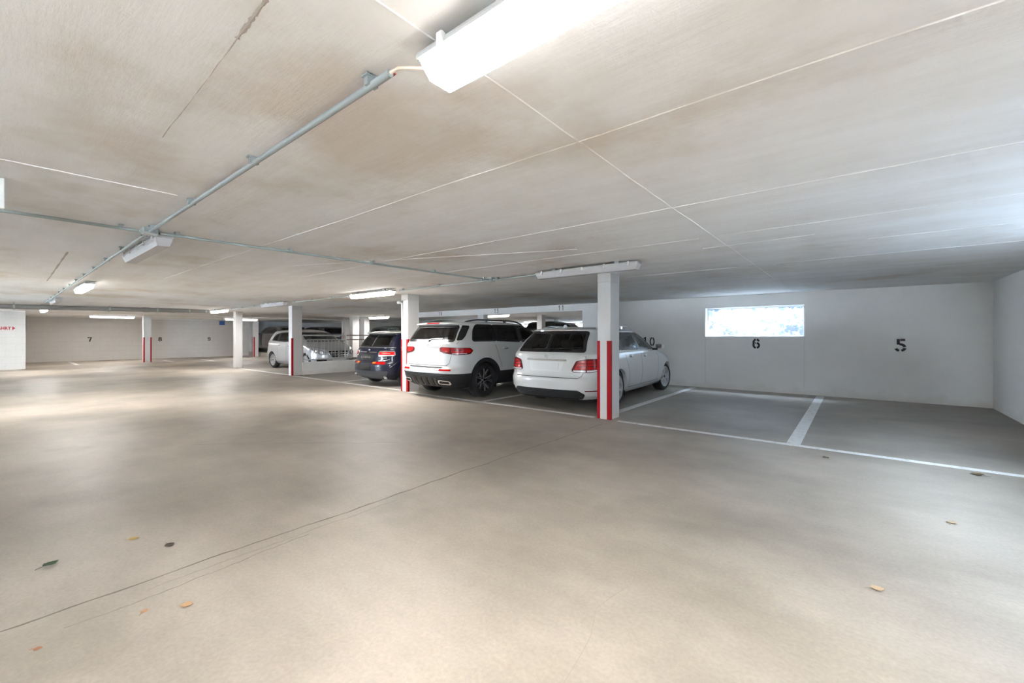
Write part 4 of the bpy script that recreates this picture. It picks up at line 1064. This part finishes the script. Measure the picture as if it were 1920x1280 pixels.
# ---- white estate
def estate():
    hd = PI / 2 + math.radians(2.6); ra = 1.17
    c = Car('white estate car with red tail lamps in the bay behind the nearest column', place(-4.25, 7.2, 0, ra, hd), hd, TAB_E, ra, 4.04, .325, P_white, 'estate_car')
    c.window([(-.70, 1.0), (.70, 1.0), (.60, 1.372), (-.60, 1.372)], 'rear', glass='car_glass', wd=.05, name='rear_window', r=.05)
    c.window([(-.64, 1.02), (.64, 1.02), (.55, 1.365), (-.55, 1.365)], 'front', name='windscreen', wd=.045)
    for sg in (1, -1):
        c.window([(.72, 1.025), (1.42, 1.015), (1.42, 1.345), (1.10, 1.335), (.90, 1.24)], 'side', sg, name='quarter_window', r=.06)
        c.window([(1.48, 1.015), (2.28, 1.005), (2.28, 1.36), (1.48, 1.35)], 'side', sg, name='door_window')
        c.window([(2.36, 1.005), (3.30, .995), (3.22, 1.07), (2.72, 1.345), (2.36, 1.358)], 'side', sg, name='door_window')
        for x in (1.45, 2.32): c.strip('pillar', [(x, 1.01), (x, 1.355)], .075, 'side', M_trim, sg, .0035)
        c.strip('window_trim', rnd([(.66, .995), (3.40, .975), (3.28, 1.09), (2.76, 1.365), (2.3, 1.382), (1.45, 1.372), (1.06, 1.36), (.84, 1.25)], .06), .014, 'side', M_chrome, sg, .007, closed=True)
        for q in ([(2.33, .99), (2.34, .6), (2.30, .30)], [(3.33, .97), (3.42, .82), (3.36, .5), (3.33, .30)], [(1.52, 1.0), (1.53, .86), (1.62, .62), (1.66, .30)]):
            c.strip('door_gap', q, .007, 'side', M_gap, sg, .0012)
        c.strip('sill_line', [(1.66, .30), (3.5, .31)], .008, 'side', M_gap, sg, .0012)
        c.handle(1.78, .90, sg, P_white); c.handle(2.55, .885, sg, P_white)
        m_ = lambda p: [(a * sg, b) for a, b in p]
        t = c.patch('tail_lamp', rnd(m_([(.50, .715), (.57, .865), (.74, .895), (1.02, .900), (1.24, .872), (1.20, .77), (1.06, .70), (.78, .665), (.52, .672)]), .03), 'rear', M_taild, 1, .012)
        c.patch('lens', rnd(m_([(.555, .735), (.605, .85), (.735, .872), (.735, .715), (.56, .715)]), .02), 'rear', M_taill, 1, .015, parent=t)
        c.patch('lens', rnd(m_([(.755, .715), (.755, .872), (.95, .878), (1.08, .86), (1.06, .78), (.98, .725)]), .02), 'rear', M_taill, 1, .015, parent=t)
        for zz in (.765, .815): c.strip('light_bar', m_([(.59, zz), (1.04, zz + .012)]), .012, 'rear', M_taild, 1, .0165, parent=t)
        c.patch('reversing_lens', rnd(m_([(.525, .682), (.535, .708), (.735, .705), (.735, .675)]), .006), 'rear', M_clear, 1, .016, parent=t)
        c.patch('reversing_lens', rnd(m_([(.755, .675), (.755, .705), (.97, .716), (1.06, .735), (1.10, .74), (1.03, .70)]), .006), 'rear', M_clear, 1, .016, parent=t)
        c.strip('reflector', m_([(.74, .36), (1.0, .36)]), .018, 'rear', M_taild, 1, .004)
        c.strip('tailgate_gap', m_([(.70, .99), (.735, .89)]), .007, 'rear', M_gap, 1, .0012)
        c.strip('tailgate_gap', m_([(.70, .66), (.67, .60), (.62, .575)]), .008, 'rear', M_gap, 1, .0012)
        hl = c.patch('headlamp', rnd(m_([(.42, .66), (.50, .78), (.72, .84), (.95, .86), (.80, .72), (.60, .64)]), .03), 'front', M_head, 1, .006)
    c.strip('bumper_gap', [(-.62, .575), (.62, .575)], .010, 'rear', M_gap, 1, .0012)
    c.patch('diffuser', rnd([(-.74, .30), (-.62, .375), (.62, .375), (.74, .30), (.66, .215), (-.66, .215)], .03), 'rear', M_clad, 1, .008)
    c.strip('diffuser_trim', [(-.60, .225), (.60, .225)], .014, 'rear', M_trim, 1, .014)
    c.strip('chrome_handle', [(-.40, .868), (.40, .868)], .026, 'rear', M_chrome, 1, .014)
    c.patch('plate_recess', rnd([(-.36, .845), (.36, .845), (.30, .67), (-.30, .67)], .03), 'rear', mat('recess_white', (.62, .62, .61), .45), 1, .002)
    c.patch('number_plate', rnd([(-.26, .815), (.26, .815), (.26, .705), (-.26, .705)], .006), 'rear', M_plate, 1, .010)
    c.strip('brake_light', [(-.38, 1.383), (.38, 1.383)], .024, 'rear', M_taild, 1, .006)
    c.star('rear', 0.0, .935, .040, M_chrome)
    w = c.strip('wiper', [(.02, 1.035), (-.10, 1.055), (-.42, 1.05)], .018, 'rear', M_trim, 1, .022)
    c.lozenge('wiper_hub', 'rear', .0, 1.03, 1, .03, .022, .03, M_trim, .7, parent=w)
    g = c.patch('grille', rnd([(-.38, .74), (.38, .74), (.30, .52), (-.30, .52)], .05), 'front', M_trim, 1, .006)
    for z in (.58, .64, .70): c.strip('slat', [(-.3, z), (.3, z)], .014, 'front', M_chrome, 1, .010, parent=g)
    c.star('front', 0, .63, .09, M_chrome, .02)
    c.body(); c.wheels('five', steer=-.12)
    c.mirror(3.18, .985, P_white); c.roof_rail(.85, 2.75, .585, M_chrome, .055, .013)
    c.seats((1.55, 2.55)); MB().cbox(3.05, 3.5, -.68, .68, .75, .98, .05).build('dashboard', M_seat, c.root); MB().box(.35, 1.5, -.6, .6, .62, .66).build('boot_floor', M_lining, c.root)
    p = c.P('top', .78, 0); c_ = MB().prism([(-.09, 0), (-.05, .055), (-.02, .055), (.05, 0)], 'y', -.012, .012).build('antenna', P_white, c.root); c_.location = (p[0] + .02, 0, p[2] - .004)
    return c
estate()

# ---- white off-roader
def offroader():
    hd = PI / 2 + math.radians(0.3); ra = .95
    c = Car('white seven-seat off-roader with black roof rails and twin exhausts beside the estate car', place(-6.93, 6.56, 0, ra, hd), hd, TAB_G, ra, ra + 2.829, .36, P_white, 'off_roader', ww=.235)
    c.lipm = M_clad; c.lipw = .065; c.lipo = .014
    c.window([(-.72, 1.16), (.72, 1.16), (.66, 1.505), (-.66, 1.505)], 'rear', glass='privacy_glass', wd=.05, name='rear_window', r=.06)
    c.window([(-.66, 1.17), (.66, 1.17), (.58, 1.50), (-.58, 1.50)], 'front', name='windscreen', wd=.045)
    mat('bicolour_wheel', (.10, .10, .105), .25, .7)
    for sg in (1, -1):
        m_ = lambda p: [(a * sg, b) for a, b in p]
        c.patch('corner_glass', rnd(m_([(.745, 1.19), (.86, 1.20), (.90, 1.30), (.88, 1.49), (.70, 1.505)]), .03), 'rear', M_trim, 1, .006, .025)
        c.window([(.58, 1.165), (1.36, 1.165), (1.36, 1.53), (.80, 1.53), (.66, 1.40)], 'side', sg, 'privacy_glass', name='quarter_window', r=.08)
        c.window([(1.40, 1.165), (2.16, 1.14), (2.16, 1.535), (1.40, 1.532)], 'side', sg, 'privacy_glass', name='door_window')
        c.window([(2.22, 1.14), (3.18, 1.14), (3.12, 1.20), (2.72, 1.505), (2.22, 1.532)], 'side', sg, 'car_glass', name='door_window')
        for x in (1.38, 2.19): c.strip('pillar', [(x, 1.165), (x, 1.53)], .07, 'side', M_trim, sg, .0035)
        for q in ([(2.19, 1.13), (2.20, .75), (2.15, .47)], [(3.2, 1.13), (3.26, .9), (3.22, .47)], [(1.24, 1.155), (1.30, 1.02), (1.36, .85), (1.46, .60)]):
            c.strip('door_gap', q, .008, 'side', M_gap, sg, .0012)
        c.strip('sill_cladding', [(1.40, .40), (3.30, .40)], .14, 'side', M_clad, sg, .010)
        c.handle(1.62, 1.03, sg, P_white); c.handle(2.45, 1.02, sg, P_white)
        t = c.patch('tail_lamp', rnd(m_([(.40, 1.03), (.44, 1.055), (1.10, 1.045), (1.20, .99), (1.12, .915), (.80, .90), (.50, .94), (.40, .97)]), .035), 'rear', M_taild, 1, .014)
        c.patch('lens', rnd(m_([(.44, 1.0), (.46, 1.04), (.66, 1.04), (.66, .955), (.52, .955)]), .015), 'rear', M_taill, 1, .017, parent=t)
        c.patch('lens', rnd(m_([(.70, 1.035), (1.08, 1.028), (1.15, .99), (1.10, .945), (.86, .935), (.70, .95)]), .02), 'rear', M_taill, 1, .017, parent=t)
        c.strip('dark_lens_strip', m_([(.72, 1.0), (.92, 1.0)]), .03, 'rear', M_taild, 1, .019, parent=t)  # dark red strip across the lens
        c.strip('reversing_lens', m_([(.72, .925), (1.02, .93)]), .014, 'rear', M_clear, 1, .018, parent=t)
        c.strip('reflector', m_([(.46, .60), (.74, .60)]), .034, 'rear', M_taill, 1, .008)
        c.strip('tailgate_gap', m_([(.80, 1.19), (.77, 1.06)]), .007, 'rear', M_gap, 1, .0012); c.strip('tailgate_gap', m_([(.70, .90), (.66, .74), (.58, .685)]), .008, 'rear', M_gap, 1, .0012)
        ex = c.patch('exhaust_trim', rnd(m_([(.42, .345), (.44, .405), (.70, .395), (.72, .335), (.68, .315), (.46, .325)]), .025), 'rear', M_chrome, 1, .020)
        c.patch('exhaust_opening', rnd(m_([(.455, .348), (.47, .39), (.675, .382), (.685, .342), (.66, .332), (.47, .338)]), .02), 'rear', M_under, 1, .023, parent=ex)
        c.patch('headlamp', rnd(m_([(.46, .82), (.50, .92), (.74, .97), (.98, .98), (.86, .85), (.60, .80)]), .03), 'front', M_head, 1, .006)
    c.strip('bumper_gap', [(-.62, .685), (.62, .685)], .008, 'rear', M_gap, 1, .0012)
    c.patch('loading_sill', rnd([(-.52, .655), (.52, .655), (.48, .635), (-.48, .635)], .01), 'rear', M_clad, 1, .006)
    c.strip('bumper_line', [(-.78, .525), (-.5, .475), (.5, .475), (.78, .525)], .014, 'rear', mat('glossy_black', (.02, .02, .02), .08), 1, .012)
    d = c.patch('diffuser', rnd([(-.40, .45), (.40, .45), (.36, .265), (-.36, .265)], .03), 'rear', M_trim, 1, .010)
    for u in (-.27, -.09, .09, .27): c.strip('fin', [(u, .43), (u * .95, .275)], .022, 'rear', M_clad, 1, .035, parent=d)
    c.strip('chrome_handle', [(-.38, 1.045), (.38, 1.045)], .018, 'rear', mat('dull_silver', (.5, .5, .52), .3, .6), 1, .012)
    c.patch('plate_recess', rnd([(-.37, 1.03), (.37, 1.03), (.33, .87), (-.33, .87)], .03), 'rear', mat('recess_white'), 1, .002)
    c.patch('number_plate', rnd([(-.26, 1.005), (.26, 1.005), (.26, .895), (-.26, .895)], .006), 'rear', M_plate, 1, .008)
    c.strip('brake_light', [(-.2, 1.545), (.2, 1.545)], .020, 'rear', M_taill, 1, .006)
    c.star('rear', 0, 1.105, .038, M_chrome)
    c.lettering('4MATIC', 'rear', -.56, 1.088, .048, M_chrome, sx=1.2)
    w = c.strip('wiper', [(.02, 1.19), (-.08, 1.215), (-.40, 1.225)], .018, 'rear', M_trim, 1, .02); c.lozenge('wiper_hub', 'rear', .0, 1.185, 1, .03, .02, .03, M_trim, .7, parent=w)
    c.patch('grille', rnd([(-.40, .88), (.40, .88), (.34, .62), (-.34, .62)], .05), 'front', M_trim, 1, .006); c.star('front', 0, .76, .08, M_chrome, .02)
    c.body(.53, M_clad, 'bumper_cladding'); c.wheels('star', rim=.70, steer=0.0, rm=mat('bicolour_wheel'))
    c.mirror(3.05, 1.13, P_white); c.roof_rail(.62, 2.68, .60, M_trim, .05, .016)
    c.seats((1.55, 2.45), .68, top=1.22); MB().cbox(2.95, 3.35, -.68, .68, .85, 1.12, .05).build('dashboard', M_seat, c.root); MB().box(.3, 1.5, -.6, .6, .80, .84).build('boot_floor', M_lining, c.root)
    # machined silver edges of the spokes
    return c
offroader()

# ---- dark blue hatchback
def clubman():
    hd = PI / 2 + math.radians(-1.5); ra = .80
    c = Car('dark blue hatchback with light roof and split rear doors left of the second column', place(-9.72, 6.82, 0, ra, hd), hd, TAB_M, ra, ra + 2.67, .32, P_navy, 'hatchback', ww=.215)
    c.roofmat = mat('white_roof_paint', (.74, .73, .70), .3, coat=1.0); c.roofz = 1.358; c.lipm = M_clad; c.lipw = .05
    c.window([(-.70, 1.01), (-.008, 1.01), (-.008, 1.325), (-.64, 1.325)], 'rear', glass='privacy_glass', wd=.036, name='rear_door_window', r=.04)
    c.window([(.008, 1.01), (.70, 1.01), (.64, 1.325), (.008, 1.325)], 'rear', glass='privacy_glass', wd=.036, name='rear_door_window', r=.04)
    c.window([(-.64, 1.04), (.64, 1.04), (.58, 1.335), (-.58, 1.335)], 'front', name='windscreen', wd=.045)
    for sg in (1, -1):
        m_ = lambda p: [(a * sg, b) for a, b in p]
        c.window([(.55, 1.02), (1.22, 1.01), (1.22, 1.33), (.66, 1.32)], 'side', sg, 'privacy_glass', name='quarter_window')
        c.window([(1.27, 1.01), (1.98, 1.01), (1.98, 1.335), (1.27, 1.33)], 'side', sg, 'privacy_glass', name='door_window')
        c.window([(2.05, 1.01), (2.93, 1.01), (2.90, 1.06), (2.64, 1.32), (2.05, 1.335)], 'side', sg, 'car_glass', name='door_window')
        for x in (1.245, 2.015): c.strip('pillar', [(x, 1.01), (x, 1.33)], .07, 'side', M_trim, sg, .0035)
        c.strip('belt_trim', [(.5, .985), (3.0, .98)], .016, 'side', M_chrome, sg, .008)
        for q in ([(2.02, .98), (2.02, .5), (1.98, .32)], [(1.20, .98), (1.26, .80), (1.30, .6)]): c.strip('door_gap', q, .007, 'side', mat('gap_black', (.004, .004, .004), .9), sg, .0012)
        c.handle(1.48, .88, sg, M_chrome); c.handle(2.28, .87, sg, M_chrome)
        t = c.frame('tail_lamp', rnd(m_([(.46, .90), (.90, .91), (.93, .78), (.46, .765)]), .05), 'rear', M_chrome, .022, 1, .022)
        c.patch('lens', rnd(m_([(.475, .888), (.885, .897), (.912, .79), (.475, .78)]), .035), 'rear', M_taill, 1, .016, parent=t)
        c.strip('reversing_lens', m_([(.50, .797), (.88, .802)]), .012, 'rear', M_clear, 1, .019, parent=t)
        c.strip('light_bar', m_([(.56, .85), (.80, .84)]), .01, 'rear', mat('pale_red_lens', (.9, .35, .3), .2), 1, .019, parent=t)
        f = c.patch('fog_lamp', rnd(m_([(.30, .625), (.72, .625), (.72, .575), (.30, .575)]), .02), 'rear', M_taill, 1, .010)
        c.patch('amber_lens', rnd(m_([(.31, .618), (.42, .618), (.42, .582), (.31, .582)]), .012), 'rear', M_amber, 1, .013, parent=f)
        c.strip('chrome_sweep', m_([(.48, .655), (.66, .66), (.80, .70)]), .016, 'rear', M_chrome, 1, .010)
        c.strip('arch_line', m_([(.86, .50), (.95, .56), (1.04, .66)]), .008, 'rear', M_chrome, 1, .006)
        c.strip('door_handle', m_([(.06, .865), (.38, .865)]), .020, 'rear', M_chrome, 1, .022)
        c.lozenge('exhaust_tip', 'rear', .70 * sg, .275, 1, .04, .03, .05, M_chrome, .9)
        c.patch('headlamp', rnd(m_([(.52, .72), (.58, .84), (.74, .86), (.86, .78), (.74, .66), (.58, .64)]), .06), 'front', M_head, 1, .006)
        w = c.strip('wiper', m_([(.06, 1.035), (.20, 1.06), (.42, 1.05)]), .014, 'rear', M_trim, 1, .022)
    c.strip('belt_trim', [(-.88, .985), (.88, .985)], .016, 'rear', M_chrome, 1, .010)
    c.strip('door_split', [(0, 1.34), (0, .66)], .008, 'rear', mat('gap_black'), 1, .002)
    c.strip('window_post', [(0, 1.325), (0, 1.01)], .02, 'rear', M_chrome, 1, .007)
    c.patch('plate_recess', rnd([(-.28, .80), (.28, .80), (.26, .66), (-.26, .66)], .02), 'rear', M_trim, 1, .004)
    c.patch('plate_holder', rnd([(-.27, .59), (.27, .59), (.25, .42), (-.25, .42)], .02), 'rear', M_trim, 1, .008)
    c.patch('bumper_insert', rnd([(-.80, .40), (.80, .40), (.70, .24), (-.70, .24)], .04), 'rear', mat('grey_cladding', (.045, .047, .053), .5), 1, .008)
    c.strip('brake_light', [(-.3, 1.375), (.3, 1.375)], .014, 'rear', M_taild, 1, .006)
    c.lettering('CLUBMAN', 'rear', .10, .715, .062, M_chrome, sx=1.2, space=1.5)
    c.lettering('ALL4', 'rear', -.64, .715, .062, M_chrome, sx=1.25)
    c.lozenge('emblem', 'rear', 0.0, .925, 1, .045, .02, .012, M_chrome, .7)
    c.body(); c.wheels('ten', rim=.68)
    c.mirror(2.86, 1.0, P_navy); c.roof_rail(.7, 2.35, .58, M_chrome, .035, .012)
    c.seats((1.35, 2.2), .55, top=1.05); MB().box(.3, 1.2, -.6, .6, .62, .66).build('boot_floor', M_lining, c.root)
clubman()

# ---- silver hatchback behind the railing
def silver():
    hd = math.radians(1.0); ra = .80
    c = Car('silver hatchback facing the railing behind the low white wall', place(-18.27, 8.0, 0, ra, hd), hd, TAB_B, ra, ra + 2.70, .315, P_silver, 'compact_car', ww=.205)
    c.window([(-.66, 1.07), (.66, 1.07), (.58, 1.42), (-.58, 1.42)], 'front', name='windscreen', wd=.045)
    c.window([(-.66, 1.08), (.66, 1.08), (.58, 1.41), (-.58, 1.41)], 'rear', name='rear_window', wd=.045)
    for sg in (1, -1):
        m_ = lambda p: [(a * sg, b) for a, b in p]
        c.window([(.62, 1.09), (1.18, 1.065), (1.18, 1.40), (.80, 1.33)], 'side', sg, name='quarter_window', r=.06)
        c.window([(1.24, 1.06), (2.02, 1.045), (2.02, 1.425), (1.24, 1.41)], 'side', sg, name='door_window')
        c.window([(2.09, 1.045), (3.05, 1.035), (3.0, 1.09), (2.52, 1.39), (2.09, 1.425)], 'side', sg, name='door_window')
        for x in (1.21, 2.055): c.strip('pillar', [(x, 1.06), (x, 1.41)], .07, 'side', M_trim, sg, .0035)
        for q in ([(2.06, 1.03), (2.06, .6), (2.02, .3)], [(3.06, 1.0), (3.12, .8), (3.08, .3)], [(1.22, 1.05), (1.26, .85), (1.34, .6), (1.36, .32)]): c.strip('door_gap', q, .008, 'side', M_gap, sg, .0012)
        c.strip('crease', [(.55, .86), (1.4, .72), (2.2, .52), (3.0, .42)], .012, 'side', P_silver, sg, .006)
        c.handle(1.42, .93, sg, P_silver); c.handle(2.25, .91, sg, P_silver)
        h = c.patch('headlamp', rnd(m_([(.44, .60), (.47, .69), (.62, .77), (.90, .83), (.98, .80), (.84, .68), (.62, .585)]), .03), 'front', M_head, 1, .006)
        c.lozenge('projector', 'front', .62 * sg, .675, 1, .055, .045, .012, M_clear, .6, parent=h); c.lozenge('projector', 'front', .78 * sg, .735, 1, .045, .04, .012, M_chrome, .6, parent=h)
        c.patch('air_intake', rnd(m_([(.44, .42), (.80, .45), (.78, .33), (.48, .31)]), .03), 'front', M_trim, 1, .005)
        c.patch('tail_lamp', rnd(m_([(.50, .80), (.52, .94), (.80, .97), (.98, .92), (.84, .80)]), .03), 'rear', M_taild, 1, .010)
        c.strip('bonnet_gap', m_([(.40, .80), (.78, .88), (1.1, .92)]), .007, 'front', M_gap, 1, .0012)
    g = c.patch('grille', rnd([(-.40, .735), (.40, .735), (.30, .52), (-.30, .52)], .06), 'front', M_trim, 1, .006)
    c.frame('grille_surround', rnd([(-.41, .745), (.41, .745), (.31, .51), (-.31, .51)], .06), 'front', M_chrome, .014, 1, .012, parent=g)
    for z in (.58, .66): c.strip('slat', [(-.34, z), (.34, z)], .026, 'front', M_chrome, 1, .014, parent=g)
    c.star('front', 0, .63, .085, M_chrome, .025)
    p = c.patch('number_plate', rnd([(-.26, .47), (.26, .47), (.26, .37), (-.26, .37)], .006), 'front', M_plate, 1, .012); c.patch('blue_band', [(.255, .465), (.215, .465), (.215, .375), (.255, .375)][::-1], 'front', M_blue, 1, .015, parent=p)
    c.patch('air_intake', rnd([(-.40, .33), (.40, .33), (.34, .22), (-.34, .22)], .03), 'front', M_trim, 1, .005)
    c.body(); c.wheels('ten', rim=.70)
    c.mirror(2.92, 1.03, P_silver)
    c.seats((1.3, 2.2), .62, top=1.12); MB().cbox(2.75, 3.2, -.68, .68, .8, 1.03, .05).build('dashboard', M_seat, c.root)
silver()

# ---- cars further away
def far_car(label, x, y, z, hd, kind, paint, cell=.05, name='parked_car'):
    tab, ra, wb, wr = {'suv': (TAB_G, .95, 2.829, .36), 'hatch': (TAB_B, .80, 2.70, .315), 'estate': (TAB_E, 1.17, 2.87, .325)}[kind]
    c = Car(label, place(x, y, z, ra, hd), hd, tab, ra, ra + wb, wr, paint, name, cell=cell)
    b, t = {'suv': (1.16, 1.505), 'hatch': (1.075, 1.415), 'estate': (1.01, 1.37)}[kind]
    k = {'suv': (.62, 2.16, 3.15), 'hatch': (.66, 2.02, 3.0), 'estate': (.78, 2.28, 3.25)}[kind]
    c.window([(-.68, b), (.68, b), (.60, t), (-.60, t)], 'rear', glass='privacy_glass', wd=.07, name='rear_window'); c.window([(-.64, b + .01), (.64, b + .01), (.55, t - .01), (-.55, t - .01)], 'front', name='windscreen', wd=.07)
    for sg in (1, -1):
        m_ = lambda p: [(a * sg, q) for a, q in p]
        c.window([(k[0], b + .01), (k[1] - .04, b), (k[1] - .04, t), (k[0] + .26, t - .01)], 'side', sg, 'privacy_glass', wd=.06, name='door_window'); c.window([(k[1] + .04, b), (k[2], b), (k[2] - .45, t - .03), (k[1] + .04, t)], 'side', sg, wd=.06, name='door_window')
        c.patch('tail_lamp', rnd(m_([(.48, b - .16), (.50, b - .05), (.80, b - .04), (1.05, b - .08), (.90, b - .2)]), .03), 'rear', M_taill, 1, .012)
        c.patch('headlamp', rnd(m_([(.44, .62), (.47, .70), (.62, .78), (.92, .82), (.84, .70), (.62, .60)]), .03), 'front', M_clear, 1, .008)
    c.patch('grille', rnd([(-.38, .74), (.38, .74), (.30, .52), (-.30, .52)], .05), 'front', M_trim, 1, .006)
    c.patch('number_plate', rnd([(-.26, b - .10), (.26, b - .10), (.26, b - .21), (-.26, b - .21)], .006), 'rear', M_plate, 1, .010)
    c.patch('number_plate', rnd([(-.26, .47), (.26, .47), (.26, .37), (-.26, .37)], .006), 'front', M_plate, 1, .012)
    c.strip('chrome_handle', [(-.38, b - .07), (.38, b - .07)], .02, 'rear', M_chrome, 1, .012)
    c.body(); c.wheels('ten'); c.mirror(k[2] - .1, b - .02, paint)
    c.seats((1.4, 2.3), b - .5, top=b + .03)
    return c
far_car('slate grey off-roader showing its tail behind the silver hatchback', -25.9, 13.5, .25, PI, 'suv', P_grey)
far_car('black car half hidden behind the silver hatchback roof, left of the slate one', -26.6, 11.35, .25, PI, 'suv', P_black)
far_car('dark green car seen above the dark blue hatchback roof', -19.9, 13.6, .25, 0.0, 'hatch', P_green)
far_car('dark car on the upper deck seen between off-roader and estate roofs', -12.6, 18.0, .52, PI / 2, 'hatch', P_green)
far_car('black car on the upper deck above the left end of the estate roof', -14.6, 22.0, .52, PI / 2, 'suv', P_black)
far_car('dark car on the upper deck under the number 11', -11.2, 23.0, .52, PI / 2, 'suv', P_grey)
far_car('silver car whose nose just pokes in at the left edge', -17.95, -3.60, 0, PI / 2, 'hatch', P_silver)
